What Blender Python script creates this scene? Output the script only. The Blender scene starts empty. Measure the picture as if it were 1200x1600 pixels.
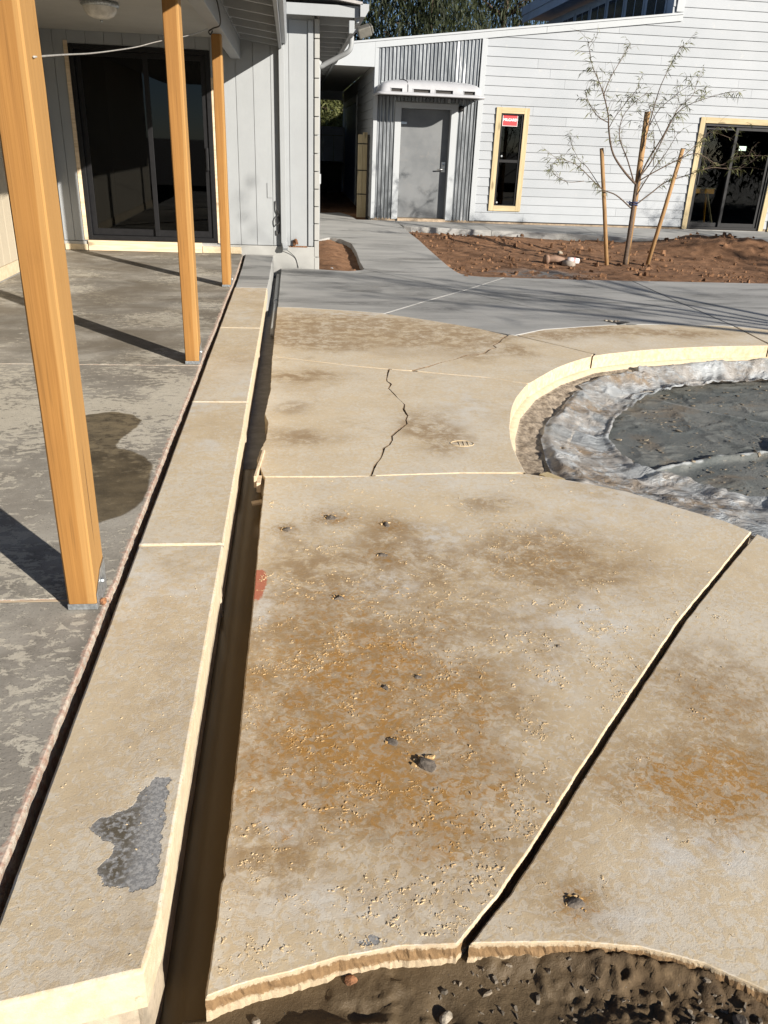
import bpy, math, random
import numpy as np
from mathutils import Vector, Matrix
from mathutils.geometry import delaunay_2d_cdt
R = math.radians
random.seed(7)
RNG = np.random.default_rng(11)
scene = bpy.context.scene
COL = scene.collection

# ------------------------------------------------------------------ camera
camd = bpy.data.cameras.new('camera')
cam = bpy.data.objects.new('camera', camd)
COL.objects.link(cam)
camd.sensor_fit = 'VERTICAL'
camd.sensor_height = 36.0
camd.sensor_width = 27.0
camd.lens = 36.0 * 1258.0 / 1600.0
camd.clip_start = 0.05
camd.clip_end = 600.0
CX = Vector((0.99381, -0.10483, 0.03725)).normalized()      # camera right
CF = Vector((0.111, 0.902, -0.417)).normalized()            # camera forward
CU = CX.cross(CF).normalized()
CX = CF.cross(CU).normalized()
cam.matrix_world = Matrix(((CX.x, CU.x, -CF.x, 0), (CX.y, CU.y, -CF.y, 0), (CX.z, CU.z, -CF.z, 1.5), (0, 0, 0, 1)))
scene.camera = cam

# ------------------------------------------------------------------ sky, sun, exposure
SUN = Vector((0.598, -0.725, 0.342)).normalized()           # towards the sun
world = bpy.data.worlds.new('World')
scene.world = world
world.use_nodes = True
wn = world.node_tree
bg = wn.nodes['Background']
sky = wn.nodes.new('ShaderNodeTexSky')
sky.sky_type = 'NISHITA'
sky.sun_disc = False
sky.sun_elevation = math.asin(SUN.z)
sky.sun_rotation = math.atan2(SUN.x, SUN.y)
sky.air_density = 0.6
sky.dust_density = 0.15
sky.ozone_density = 2.0
wn.links.new(sky.outputs[0], bg.inputs[0])
bg.inputs[1].default_value = 0.05
ld = bpy.data.lights.new('sun', 'SUN')
ld.energy = 5.0
ld.angle = R(0.53)
ld.color = (1.0, 0.93, 0.83)
lo = bpy.data.objects.new('sun', ld)
COL.objects.link(lo)
lo.location = (6, -8, 10)
lo.rotation_euler = (-SUN).to_track_quat('-Z', 'Y').to_euler()
vs = scene.view_settings
vs.view_transform = 'Standard'
vs.look = 'None'
vs.exposure = 0.95
vs.gamma = 1.0
vs.use_curve_mapping = False

# ------------------------------------------------------------------ numpy noise
def vnoise(x, y, seed=0):
    x = np.asarray(x, float); y = np.asarray(y, float)
    xi = np.floor(x).astype(np.int64); yi = np.floor(y).astype(np.int64)
    fx = x - xi; fy = y - yi
    fx = fx * fx * (3 - 2 * fx); fy = fy * fy * (3 - 2 * fy)
    def h(a, b):
        n = (a * 374761393 + b * 668265263 + seed * 974634777) & 0x7fffffff
        n = ((n ^ (n >> 13)) * 1274126177) & 0x7fffffff
        n = (n ^ (n >> 16)) & 0xffff
        return n / 65535.0
    return (h(xi, yi) * (1 - fx) + h(xi + 1, yi) * fx) * (1 - fy) + (h(xi, yi + 1) * (1 - fx) + h(xi + 1, yi + 1) * fx) * fy
def fbm(x, y, seed=0, oct=4, gain=0.5):
    t = 0; a = 1; s = 0
    for i in range(oct):
        t = t + a * vnoise(np.asarray(x) * 2 ** i, np.asarray(y) * 2 ** i, seed + i * 17); s += a; a *= gain
    return t / s
def sstep(a, b, x):
    t = np.clip((x - a) / (b - a), 0, 1)
    return t * t * (3 - 2 * t)
def zt(y):                                                   # the path climbs a little to the far building
    return 0.135 * np.clip((np.asarray(y, float) - 10.8) / 5.0, 0, 1)

# ------------------------------------------------------------------ object helpers
def tag(o, label=None, cat=None, group=None, kind=None):
    if label: o['label'] = label
    if cat: o['category'] = cat
    if group: o['group'] = group
    if kind: o['kind'] = kind
    return o
def empty(name, loc=(0, 0, 0), rz=0.0, **kw):
    o = bpy.data.objects.new(name, None)
    o.empty_display_size = 0.1
    o.location = loc
    o.rotation_euler = (0, 0, rz)
    COL.objects.link(o)
    return tag(o, **kw)
def wmat(o):
    m = o.matrix_basis.copy()
    return wmat(o.parent) @ o.matrix_parent_inverse @ m if o.parent else m
def adopt(o, parent):                                        # meshes are modelled in world metres
    o.parent = parent
    o.matrix_parent_inverse = wmat(parent).inverted()
    return o
def link(name, me, parent=None):
    o = bpy.data.objects.new(name, me)
    COL.objects.link(o)
    return adopt(o, parent) if parent is not None else o
def mesh_obj(name, verts, faces, mats, parent=None, midx=None, smooth=False, attrs=None):
    me = bpy.data.meshes.new(name)
    me.from_pydata([tuple(map(float, v)) for v in verts], [], [tuple(map(int, f)) for f in faces])
    if not isinstance(mats, (list, tuple)): mats = [mats]
    for m in mats: me.materials.append(m)
    if midx is not None: me.polygons.foreach_set('material_index', np.asarray(midx, dtype=np.int32))
    if smooth is True: me.polygons.foreach_set('use_smooth', np.ones(len(me.polygons), dtype=bool))
    elif smooth is not False: me.polygons.foreach_set('use_smooth', np.asarray(smooth, dtype=bool))
    if attrs:
        for k, v in attrs.items():
            a = me.attributes.new(k, 'FLOAT', 'POINT')
            a.data.foreach_set('value', np.asarray(v, dtype=np.float32))
    me.update()
    return link(name, me, parent)
class MB:
    def __init__(s): s.v = []; s.f = []; s.m = []
    def add(s, vs_, fs, m=0):
        o = len(s.v); s.v += [tuple(v) for v in vs_]
        for f in fs: s.f.append(tuple(i + o for i in f)); s.m.append(m)
    def box(s, x0, x1, y0, y1, z0, z1, m=0, M=None):
        v = [(x0, y0, z0), (x1, y0, z0), (x1, y1, z0), (x0, y1, z0), (x0, y0, z1), (x1, y0, z1), (x1, y1, z1), (x0, y1, z1)]
        if M is not None: v = [tuple(M @ Vector(q)) for q in v]
        s.add(v, [(0, 3, 2, 1), (4, 5, 6, 7), (0, 1, 5, 4), (1, 2, 6, 5), (2, 3, 7, 6), (3, 0, 4, 7)], m)
        return s
    def bar(s, a, b, w, h, m=0, up=(0, 0, 1)):
        a = Vector(a); b = Vector(b); d = (b - a).normalized(); u = Vector(up)
        r = d.cross(u).normalized(); u = r.cross(d)
        v = []
        for p in (a, b):
            for sx, sy in ((-1, -1), (1, -1), (1, 1), (-1, 1)): v.append(p + r * (sx * w / 2) + u * (sy * h / 2))
        s.add(v, [(0, 1, 2, 3), (7, 6, 5, 4), (0, 4, 5, 1), (1, 5, 6, 2), (2, 6, 7, 3), (3, 7, 4, 0)], m)
        return s
    def tube(s, pts, rad, n=8, m=0, cap=True):
        pts = [Vector(p) for p in pts]
        if not hasattr(rad, '__len__'): rad = [rad] * len(pts)
        rings = []; pr = None
        for i, p in enumerate(pts):
            d = (pts[min(i + 1, len(pts) - 1)] - pts[max(i - 1, 0)]).normalized()
            if pr is None: pr = d.orthogonal().normalized()
            pr = (pr - d * pr.dot(d)).normalized()
            q = d.cross(pr)
            rings.append([p + (pr * math.cos(2 * math.pi * k / n) + q * math.sin(2 * math.pi * k / n)) * rad[i] for k in range(n)])
        v = [q for r in rings for q in r]; f = []
        for i in range(len(pts) - 1):
            for k in range(n):
                f.append((i * n + k, i * n + (k + 1) % n, (i + 1) * n + (k + 1) % n, (i + 1) * n + k))
        if cap: f.append(tuple(range(n - 1, -1, -1))); f.append(tuple((len(pts) - 1) * n + k for k in range(n)))
        s.add(v, f, m)
        return s
    def prism(s, poly, y0, y1, m=0):                          # polygon in x,z extruded along y
        n = len(poly); v = [(x, y0, z) for x, z in poly] + [(x, y1, z) for x, z in poly]
        f = [tuple(range(n)), tuple(range(2 * n - 1, n - 1, -1))]
        for i in range(n):
            j = (i + 1) % n; f.append((i, i + n, j + n, j))
        s.add(v, f, m)
        return s
    def lathe(s, prof, c, n=20, m=0, M=None):
        v = []; f = []
        for r, z in prof:
            for k in range(n):
                a = 2 * math.pi * k / n; p = Vector((r * math.cos(a), r * math.sin(a), z))
                if M is not None: p = M @ p
                v.append(p + Vector(c))
        for i in range(len(prof) - 1):
            for k in range(n): f.append((i * n + k, i * n + (k + 1) % n, (i + 1) * n + (k + 1) % n, (i + 1) * n + k))
        s.add(v, f, m)
        return s
    def build(s, name, mats, parent=None, smooth=False, bevel=0.0, attrs=None):
        o = mesh_obj(name, s.v, s.f, mats, parent, s.m, smooth, attrs)
        if bevel:
            b = o.modifiers.new('bevel', 'BEVEL'); b.width = bevel; b.segments = 2; b.limit_method = 'ANGLE'; b.angle_limit = R(40)
        return o
def smooth_path(pts, n=6):
    pts = [Vector(p) for p in pts]; out = []
    for i in range(len(pts) - 1):
        p0 = pts[max(i - 1, 0)]; p1 = pts[i]; p2 = pts[i + 1]; p3 = pts[min(i + 2, len(pts) - 1)]
        for k in range(n):
            t = k / n
            out.append(0.5 * ((2 * p1) + (p2 - p0) * t + (2 * p0 - 5 * p1 + 4 * p2 - p3) * t * t + (3 * p1 - p0 - 3 * p2 + p3) * t ** 3))
    out.append(pts[-1])
    return out

# ------------------------------------------------------------------ material helpers
class NT:
    def __init__(s, name, rough=0.8, spec=0.5, metal=0.0):
        s.mat = bpy.data.materials.new(name); s.mat.use_nodes = True
        s.t = s.mat.node_tree; s.n = s.t.nodes; s.bs = s.n['Principled BSDF']; s.out = s.n['Material Output']
        s.bs.inputs['Roughness'].default_value = rough
        s.bs.inputs['Specular IOR Level'].default_value = spec
        s.bs.inputs['Metallic'].default_value = metal
        s.geo = s.n.new('ShaderNodeNewGeometry'); s.P = s.geo.outputs['Position']
    def L(s, a, b): s.t.links.new(a, b)
    def _in(s, sock, v):
        if isinstance(v, (int, float)): sock.default_value = v
        elif isinstance(v, (tuple, list)): sock.default_value = tuple(v) + ((1.0,) if len(v) == 3 and sock.type == 'RGBA' else ())
        else: s.L(v, sock)
    def scale(s, v, sc):
        m = s.n.new('ShaderNodeVectorMath'); m.operation = 'MULTIPLY'; s.L(v, m.inputs[0]); m.inputs[1].default_value = sc
        return m.outputs[0]
    def noise(s, sc, det=3.0, rough=0.55, v=None, dist=0.0, col=False):
        n = s.n.new('ShaderNodeTexNoise'); n.inputs['Scale'].default_value = sc; n.inputs['Detail'].default_value = det
        n.inputs['Roughness'].default_value = rough; n.inputs['Distortion'].default_value = dist
        s.L(v if v is not None else s.P, n.inputs['Vector'])
        return n.outputs['Color' if col else 'Fac']
    def vor(s, sc, v=None, feat='F1', out='Distance', rnd=1.0):
        n = s.n.new('ShaderNodeTexVoronoi'); n.inputs['Scale'].default_value = sc; n.feature = feat
        n.inputs['Randomness'].default_value = rnd
        s.L(v if v is not None else s.P, n.inputs['Vector'])
        return n.outputs[out]
    def map(s, f, a, b, c=0.0, d=1.0, smooth=True):
        n = s.n.new('ShaderNodeMapRange'); n.interpolation_type = 'SMOOTHSTEP' if smooth else 'LINEAR'
        s._in(n.inputs['Value'], f)
        n.inputs['From Min'].default_value = a; n.inputs['From Max'].default_value = b
        n.inputs['To Min'].default_value = c; n.inputs['To Max'].default_value = d
        return n.outputs['Result']
    def math(s, op, a, b=0.0, clamp=False):
        n = s.n.new('ShaderNodeMath'); n.operation = op; n.use_clamp = clamp
        s._in(n.inputs[0], a); s._in(n.inputs[1], b)
        return n.outputs[0]
    def mix(s, f, a, b, mode='MIX'):
        n = s.n.new('ShaderNodeMix'); n.data_type = 'RGBA'; n.blend_type = mode
        s._in(n.inputs[0], f); s._in(n.inputs[6], a); s._in(n.inputs[7], b)
        return n.outputs[2]
    def attr(s, name):
        n = s.n.new('ShaderNodeAttribute'); n.attribute_name = name
        return n.outputs['Fac']
    def sep(s, v=None):
        n = s.n.new('ShaderNodeSeparateXYZ'); s.L(v if v is not None else s.P, n.inputs[0])
        return n.outputs
    def color(s, c): s._in(s.bs.inputs['Base Color'], c)
    def rough(s, r): s._in(s.bs.inputs['Roughness'], r)
    def bump(s, h, dist=0.002, strength=1.0):
        n = s.n.new('ShaderNodeBump'); n.inputs['Distance'].default_value = dist; n.inputs['Strength'].default_value = strength
        s.L(h, n.inputs['Height'])
        if s.bs.inputs['Normal'].links: s.L(s.bs.inputs['Normal'].links[0].from_socket, n.inputs['Normal'])
        s.L(n.outputs[0], s.bs.inputs['Normal'])
    def obj_random(s):
        n = s.n.new('ShaderNodeObjectInfo'); return n.outputs['Random']
    def tint(s, c, amt=0.06):                                 # each object a little different
        return s.mix(1.0, c, s.map(s.obj_random(), 0, 1, 1 - amt, 1.0, False), 'MULTIPLY')

def m_deck(name, warm=0.5):
    m = NT(name, 0.85, 0.3)
    big = m.noise(1.7, 4, 0.6)
    pat = m.math('ADD', m.noise(48, 4, 0.6, dist=0.9), m.map(big, 0.3, 0.7, -0.08, 0.08))
    isl = m.map(pat, 0.42, 0.56)
    tan = m.mix(m.noise(9, 5, 0.65), (0.51, 0.395, 0.24), (0.63, 0.51, 0.33))
    gry = m.mix(m.noise(14, 4, 0.6), (0.54, 0.505, 0.435), (0.68, 0.64, 0.56))
    c = m.mix(m.map(isl, 0, 1, 0.24, 0.84, False), gry, tan)
    c = m.mix(m.map(m.noise(110, 5, 0.75), 0.42, 0.62, 0, 0.4), c, m.mix(0.5, gry, (0.50, 0.41, 0.28)))
    lg = m.noise(0.9, 5, 0.6)
    c = m.mix(m.map(lg, 0.50, 0.68, 0, 0.4), c, (0.37, 0.275, 0.165))
    c = m.mix(m.map(m.noise(2.6, 7, 0.72, dist=0.5), 0.56, 0.70, 0, 0.45), c, m.mix(m.noise(25, 4), (0.30, 0.225, 0.14), (0.42, 0.33, 0.21)))
    # wash of dirt
    br = m.math('MULTIPLY', m.map(m.attr('brown'), 0.0, 0.65, 0, 1), m.map(m.noise(9, 8, 0.78, dist=0.4), 0.38, 0.58, 0.15, 1.0))
    c = m.mix(m.math('MULTIPLY', br, 0.86, True), c, m.mix(m.noise(60, 3, 0.6), (0.235, 0.155, 0.078), (0.325, 0.225, 0.12)))
    wh = m.math('MULTIPLY', m.attr('white'), m.map(m.noise(11, 6, 0.7), 0.4, 0.6, 0.1, 1.0))
    c = m.mix(m.math('MULTIPLY', m.map(wh, 0.0, 0.7, 0, 1), 0.85, True), c, m.mix(m.noise(40, 4), (0.53, 0.515, 0.48), (0.64, 0.62, 0.57)))
    # rust: a wash, then stronger islands
    ru = m.attr('rust')
    rn = m.noise(22, 7, 0.70, dist=1.2)
    tanp = m.map(isl, 0, 1, 0.45, 1.0, False)
    c = m.mix(m.math('MULTIPLY', m.math('MULTIPLY', m.math('MULTIPLY', ru, tanp), m.map(m.noise(8, 8, 0.78, dist=0.4), 0.36, 0.56, 0.45, 1.0)), 0.92, True), c, m.mix(m.noise(40, 4, 0.7), (0.205, 0.118, 0.036), (0.325, 0.195, 0.066)))
    rs = m.map(m.math('ADD', m.math('MULTIPLY', ru, 0.42), m.math('MULTIPLY', rn, 0.85)), 0.66, 0.86)
    c = m.mix(m.math('MULTIPLY', m.math('MULTIPLY', rs, tanp), 0.8), c, m.mix(m.noise(90, 2), (0.31, 0.15, 0.032), (0.43, 0.235, 0.065)))
    gs = m.math('MULTIPLY', m.math('MULTIPLY', ru, 0.8), m.map(m.noise(33, 4, 0.6, dist=0.8), 0.52, 0.62))
    c = m.mix(m.math('MULTIPLY', gs, 0.75, True), c, (0.38, 0.335, 0.265))
    c = m.mix(m.math('MULTIPLY', m.attr('dark'), 0.6, True), c, (0.20, 0.15, 0.10))
    c = m.mix(m.map(m.math('ADD', m.attr('red'), m.math('MULTIPLY', m.noise(70, 4, 0.7), 0.6)), 0.75, 0.9), c, (0.42, 0.15, 0.09))
    # bare grey spall
    gp = m.map(m.math('ADD', m.attr('bare'), m.math('MULTIPLY', m.math('SUBTRACT', m.noise(45, 4, 0.7), 0.5), 0.9)), 0.42, 0.5)
    gc = m.mix(m.map(m.noise(120, 4, 0.7), 0.4, 0.6), (0.20, 0.20, 0.20), (0.34, 0.335, 0.325))
    gc = m.mix(m.math('MULTIPLY', m.attr('edge'), m.map(m.noise(75, 3), 0.4, 0.55)), gc, (0.10, 0.085, 0.06))
    c = m.mix(gp, c, gc)
    c = m.mix(m.map(m.noise(150, 2, 0.5), 0.66, 0.72, 0, 0.5), c, (0.2, 0.15, 0.1))
    c = m.mix(m.map(m.noise(4, 8, 0.75), 0.35, 0.7, 0.0, 0.2), c, m.mix(1.0, c, (0.6, 0.55, 0.5), 'MULTIPLY'))
    m.color(c)
    m.bump(isl, 0.00025, 0.6)
    m.bump(m.noise(230, 4, 0.75), 0.0008, 0.8)
    m.bump(m.math('SUBTRACT', m.math('MULTIPLY', m.noise(30, 4, 0.7), 0.45), m.math('MULTIPLY', gp, 0.9)), 0.0025, 0.6)
    return m.mat
def m_cream(name, a=(0.56, 0.47, 0.33), b=(0.44, 0.34, 0.22), brown=True):
    m = NT(name, 0.9, 0.3)
    c = m.mix(m.map(m.noise(25, 6, 0.7), 0.35, 0.65), b, a)
    c = m.mix(m.map(m.noise(6, 5, 0.6), 0.55, 0.75, 0, 0.5), c, (0.45, 0.40, 0.34))
    c = m.mix(m.map(m.noise(40, 3), 0.66, 0.74, 0, 0.6), c, (0.36, 0.17, 0.11))
    if brown:
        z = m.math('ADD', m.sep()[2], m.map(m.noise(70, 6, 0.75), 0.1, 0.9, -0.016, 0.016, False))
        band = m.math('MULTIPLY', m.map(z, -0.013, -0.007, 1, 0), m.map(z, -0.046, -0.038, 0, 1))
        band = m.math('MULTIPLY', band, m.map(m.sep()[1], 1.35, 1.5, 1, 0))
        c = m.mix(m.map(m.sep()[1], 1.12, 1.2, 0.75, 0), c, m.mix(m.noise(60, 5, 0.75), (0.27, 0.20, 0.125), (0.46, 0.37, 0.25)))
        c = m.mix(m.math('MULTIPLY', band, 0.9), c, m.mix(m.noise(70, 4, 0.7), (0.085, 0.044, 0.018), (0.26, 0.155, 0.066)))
    m.color(c)
    m.bump(m.noise(110, 5, 0.7), 0.0018 if not brown else 0.003, 0.8)
    return m.mat
def m_patio():
    m = NT('patio_concrete', 0.75, 0.4)
    st = m.scale(m.P, (1.0, 1.5, 1.0))
    base = m.mix(m.map(m.noise(2.2, 7, 0.68), 0.34, 0.66), (0.18, 0.165, 0.14), (0.36, 0.335, 0.29))
    base = m.mix(m.map(m.noise(1.3, 5, 0.6, st), 0.45, 0.7, 0, 0.8), base, (0.20, 0.18, 0.15))
    fl = m.math('ADD', m.noise(20, 7, 0.74, st, 0.4), m.map(m.noise(1.5, 3), 0.3, 0.7, -0.13, 0.10))
    fl = m.math('ADD', fl, m.math('SUBTRACT', m.math('MULTIPLY', m.math('MULTIPLY', m.map(m.sep()[1], 2.2, 2.9), m.map(m.sep()[1], 4.9, 5.2, 1, 0)), 0.06), m.map(m.sep()[1], 2.2, 2.3, 0.06, 0.0)))
    flm = m.math('MAXIMUM', m.map(fl, 0.535, 0.575), m.math('MULTIPLY', m.map(m.math('ADD', fl, m.math('MULTIPLY', m.math('SUBTRACT', m.noise(70, 4, 0.7), 0.5), 0.9)), 0.60, 0.68), 0.8))
    wet = m.attr('wet')
    wm = m.map(m.math('ADD', wet, m.math('MULTIPLY', m.math('SUBTRACT', m.noise(12, 6, 0.7), 0.5), 0.35)), 0.42, 0.58)
    c = m.mix(m.math('MULTIPLY', flm, 0.72), base, m.mix(m.noise(30, 3), (0.46, 0.42, 0.34), (0.60, 0.555, 0.46)))
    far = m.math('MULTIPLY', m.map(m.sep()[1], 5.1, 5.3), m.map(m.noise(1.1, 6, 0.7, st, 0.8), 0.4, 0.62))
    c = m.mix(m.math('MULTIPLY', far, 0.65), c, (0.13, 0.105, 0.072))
    c = m.mix(m.map(m.noise(170, 2), 0.62, 0.7, 0, 0.7), c, (0.09, 0.08, 0.07))
    wc = m.mix(1.0, m.mix(0.45, c, (0.22, 0.19, 0.14)), m.mix(m.map(m.noise(5, 6, 0.7, st), 0.35, 0.65), (0.24, 0.205, 0.15), (0.52, 0.45, 0.33)), 'MULTIPLY')
    c = m.mix(m.math('MULTIPLY', wm, 0.93), c, wc)
    ed = m.math('ADD', m.attr('edge'), m.math('MULTIPLY', m.math('SUBTRACT', m.noise(28, 5, 0.7), 0.5), 0.7))
    em = m.map(ed, 0.42, 0.56)
    ec = m.mix(m.map(m.noise(45, 4, 0.7), 0.42, 0.6), (0.52, 0.43, 0.35), (0.40, 0.25, 0.19))
    c = m.mix(m.math('MULTIPLY', em, 0.85), c, ec)
    m.color(c)
    m.rough(m.map(wm, 0, 1, 0.8, 0.42, False))
    m.bump(m.math('ADD', m.math('MULTIPLY', flm, 0.5), m.noise(90, 5, 0.7)), 0.002, 0.8)
    return m.mat
def m_walk():
    m = NT('new_grey_concrete', 0.75, 0.4)
    st = m.scale(m.P, (1.0, 3.2, 1.0))
    c = m.mix(m.map(m.noise(1.2, 6, 0.6, st), 0.35, 0.65), (0.255, 0.255, 0.245), (0.345, 0.34, 0.325))
    c = m.mix(m.map(m.noise(0.75, 4, 0.5, st, 0.6), 0.555, 0.66, 0, 0.75), c, (0.10, 0.10, 0.095))
    c = m.mix(m.math('MULTIPLY', m.attr('blotch'), m.map(m.noise(2.2, 6, 0.7, st, 1.0), 0.38, 0.58, 0.2, 1.0)), c, (0.105, 0.105, 0.10))
    c = m.mix(m.map(m.noise(30, 5, 0.7), 0.3, 0.7, 0, 0.35), c, (0.33, 0.33, 0.32))
    c = m.mix(m.map(m.noise(3.5, 4, 0.6), 0.62, 0.7, 0, 0.4), c, (0.31, 0.29, 0.25))
    m.color(c)
    m.bump(m.noise(120, 4, 0.65), 0.0015, 0.7)
    m.bump(m.noise(40, 3, 0.6, m.scale(m.P, (1, 6, 1))), 0.0015, 0.5)
    return m.mat
def m_dirt(name, a, b, wet=False):
    m = NT(name, 0.95, 0.2)
    c = m.mix(m.map(m.noise(5, 7, 0.7), 0.32, 0.68), a, b)
    c = m.mix(m.map(m.noise(45, 4, 0.7), 0.5, 0.75, 0, 0.6), c, tuple(q * 1.5 for q in b))
    c = m.mix(m.map(m.noise(14, 4), 0.58, 0.7, 0, 0.55), c, tuple(q * 0.5 for q in a))
    c = m.mix(m.attr('grey'), c, m.mix(m.noise(30, 4), (0.16, 0.16, 0.155), (0.28, 0.28, 0.27)))
    if wet:
        w = m.attr('wet')
        c = m.mix(w, c, m.mix(m.noise(6, 5), (0.080, 0.057, 0.033), (0.135, 0.098, 0.057)))
        m.rough(m.math('MULTIPLY', m.map(w, 0, 1, 0.85, 0.42, False), m.map(m.noise(9, 4), 0.3, 0.7, 0.8, 1.1)))
    m.color(c)
    m.bump(m.noise(60, 6, 0.75), 0.012 if not wet else 0.004, 0.9)
    m.bump(m.noise(250, 3, 0.7), 0.003 if not wet else 0.0015, 0.7)
    return m.mat
def m_paint(name, col, rough=0.55, wear=0.05, streak=True, wood=True):
    m = NT(name, rough, 0.4)
    c = m.mix(m.map(m.noise(3, 6, 0.65), 0.3, 0.7, 0, 1), col, tuple(q * (1 - wear) for q in col))
    if streak:
        c = m.mix(m.map(m.noise(6, 5, 0.6, m.scale(m.P, (3, 3, 0.25))), 0.5, 0.8, 0, 0.35), c, tuple(q * 0.86 for q in col))
    c = m.mix(m.map(m.noise(60, 3), 0.68, 0.76, 0, 0.35), c, (0.35, 0.32, 0.27))
    m.color(m.tint(c, 0.05))
    if wood: m.bump(m.noise(30, 5, 0.65, m.scale(m.P, (4, 4, 0.35))), 0.002, 0.5)
    else: m.bump(m.noise(200, 3), 0.0006, 0.5)
    return m.mat
def m_siding():
    m = NT('white_lap_siding', 0.6, 0.4)
    c = m.mix(m.map(m.noise(1.2, 5, 0.6), 0.3, 0.7), (0.28, 0.30, 0.32), (0.31, 0.328, 0.348))
    c = m.mix(m.map(m.noise(7, 5, 0.7), 0.6, 0.8, 0, 0.3), c, (0.5, 0.47, 0.42))
    m.color(m.tint(c, 0.07))
    m.bump(m.noise(22, 5, 0.6, m.scale(m.P, (0.25, 3, 5))), 0.0022, 0.6)
    return m.mat
def m_wood(name, a, b, zs=0.09, sc=26.0, ridge=0.003, axis=2, knots=True, sap=None):
    m = NT(name, 0.75, 0.3)
    s = [1.0, 1.0, 1.0]; s[axis] = zs * 0.5
    tc = m.n.new('ShaderNodeTexCoord').outputs['Object']
    v = m.scale(tc, tuple(s))
    warp = m.noise(3.0, 3, 0.5, v, col=True)
    va = m.n.new('ShaderNodeVectorMath'); va.operation = 'MULTIPLY_ADD'
    m.L(warp, va.inputs[0]); va.inputs[1].default_value = (0.04, 0.04, 0.04); m.L(v, va.inputs[2])
    g = m.noise(sc * 3.2, 4, 0.6, va.outputs[0])
    g2 = m.noise(sc * 0.5, 4, 0.6, va.outputs[0])
    c = m.mix(m.map(g, 0.36, 0.64), a, b)
    c = m.mix(m.map(g2, 0.35, 0.7, 0, 0.55), c, tuple(q * 1.25 for q in b))
    c = m.mix(m.map(m.noise(1.1, 4, 0.6, tc), 0.42, 0.66, 0, 0.35), c, tuple(q * 0.72 for q in a))
    if knots:
        s2 = [1.0, 1.0, 1.0]; s2[axis] = 0.32
        kd = m.vor(5.0, m.scale(tc, tuple(s2)))
        c = m.mix(m.map(kd, 0.07, 0.17, 0.75, 0.0), c, tuple(q * 0.45 for q in a))
    c = m.mix(m.map(m.noise(sc * 5, 2, 0.5, va.outputs[0]), 0.62, 0.74, 0, 0.4), c, tuple(q * 0.6 for q in a))
    if sap:
        e = m.math('ADD', m.sep(tc)[0], m.map(m.noise(7, 4, 0.6, va.outputs[0]), 0.3, 0.7, -0.014, 0.014))
        c = m.mix(m.map(e, 0.026, 0.032, 0, 0.8), c, m.mix(m.map(g, 0.3, 0.7), sap, tuple(q * 1.15 for q in sap)))
        ck = m.noise(30, 2, 0.4, m.scale(tc, (1.0, 1.0, 0.02)))
        c = m.mix(m.map(ck, 0.735, 0.75, 0, 0.75), c, (0.05, 0.022, 0.008))
        c = m.mix(m.map(m.noise(2.2, 6, 0.7, tc), 0.56, 0.74, 0, 0.4), c, tuple(q * 0.62 for q in a))
    m.color(c)
    m.bump(m.noise(sc * 4, 3, 0.6, va.outputs[0]), ridge, 0.8)
    return m.mat
def m_galv():
    m = NT('galvanised_metal', 0.36, 0.5, 0.75)
    st = m.scale(m.P, (1, 1, 0.16))
    c = m.mix(m.map(m.noise(9, 5, 0.65, st), 0.3, 0.7), (0.12, 0.13, 0.14), (0.24, 0.255, 0.27))
    c = m.mix(m.map(m.noise(3.5, 6, 0.7, st), 0.58, 0.72, 0, 0.75), c, (0.62, 0.63, 0.64))
    c = m.mix(m.map(m.noise(5, 6, 0.7, m.scale(m.P, (2, 1, 0.3))), 0.68, 0.76, 0, 0.7), c, (0.34, 0.25, 0.18))
    m.color(c)
    m.rough(m.map(m.noise(12, 5, 0.7, st), 0.3, 0.7, 0.28, 0.55))
    m.bump(m.noise(40, 4, 0.6), 0.001, 0.5)
    return m.mat
def m_plain(name, col, rough=0.6, metal=0.0, var=0.15, sc=20.0, bump=0.0, spec=0.5):
    m = NT(name, rough, spec, metal)
    m.color(m.mix(m.map(m.noise(sc, 4, 0.6), 0.3, 0.7), tuple(q * (1 - var) for q in col), tuple(min(1, q * (1 + var)) for q in col)))
    if bump: m.bump(m.noise(sc * 3, 4, 0.65), bump, 0.7)
    return m.mat
def m_glass(name, tint=(0.35, 0.38, 0.38), ior=1.5):
    m = NT(name)
    tr = m.n.new('ShaderNodeBsdfTransparent'); tr.inputs[0].default_value = tint + (1,)
    gl = m.n.new('ShaderNodeBsdfGlossy'); gl.inputs['Roughness'].default_value = 0.015; gl.inputs['Color'].default_value = (0.9, 0.93, 0.95, 1)
    fr = m.n.new('ShaderNodeFresnel'); fr.inputs['IOR'].default_value = ior
    mx = m.n.new('ShaderNodeMixShader')
    m.L(fr.outputs[0], mx.inputs[0]); m.L(tr.outputs[0], mx.inputs[1]); m.L(gl.outputs[0], mx.inputs[2])
    m.L(mx.outputs[0], m.out.inputs['Surface'])
    return m.mat
def m_door():
    m = NT('grey_door_paint', 0.5, 0.4)
    c = m.mix(m.map(m.noise(2, 5, 0.6), 0.35, 0.65), (0.105, 0.112, 0.118), (0.14, 0.147, 0.152))
    sm = m.math('MULTIPLY', m.map(m.noise(7, 7, 0.75, m.scale(m.P, (1, 1, 1.6)), 0.6), 0.5, 0.68), m.map(m.sep()[2], 1.0, 1.3, 0.5, 1))
    sm = m.math('MULTIPLY', sm, m.map(m.sep()[2], 1.35, 1.6, 1, 0.15))
    c = m.mix(m.math('MULTIPLY', sm, 0.6), c, (0.16, 0.155, 0.15))
    c = m.mix(m.map(m.noise(25, 4, 0.7), 0.64, 0.74, 0, 0.4), c, (0.2, 0.19, 0.18))
    m.color(c)
    return m.mat
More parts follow.
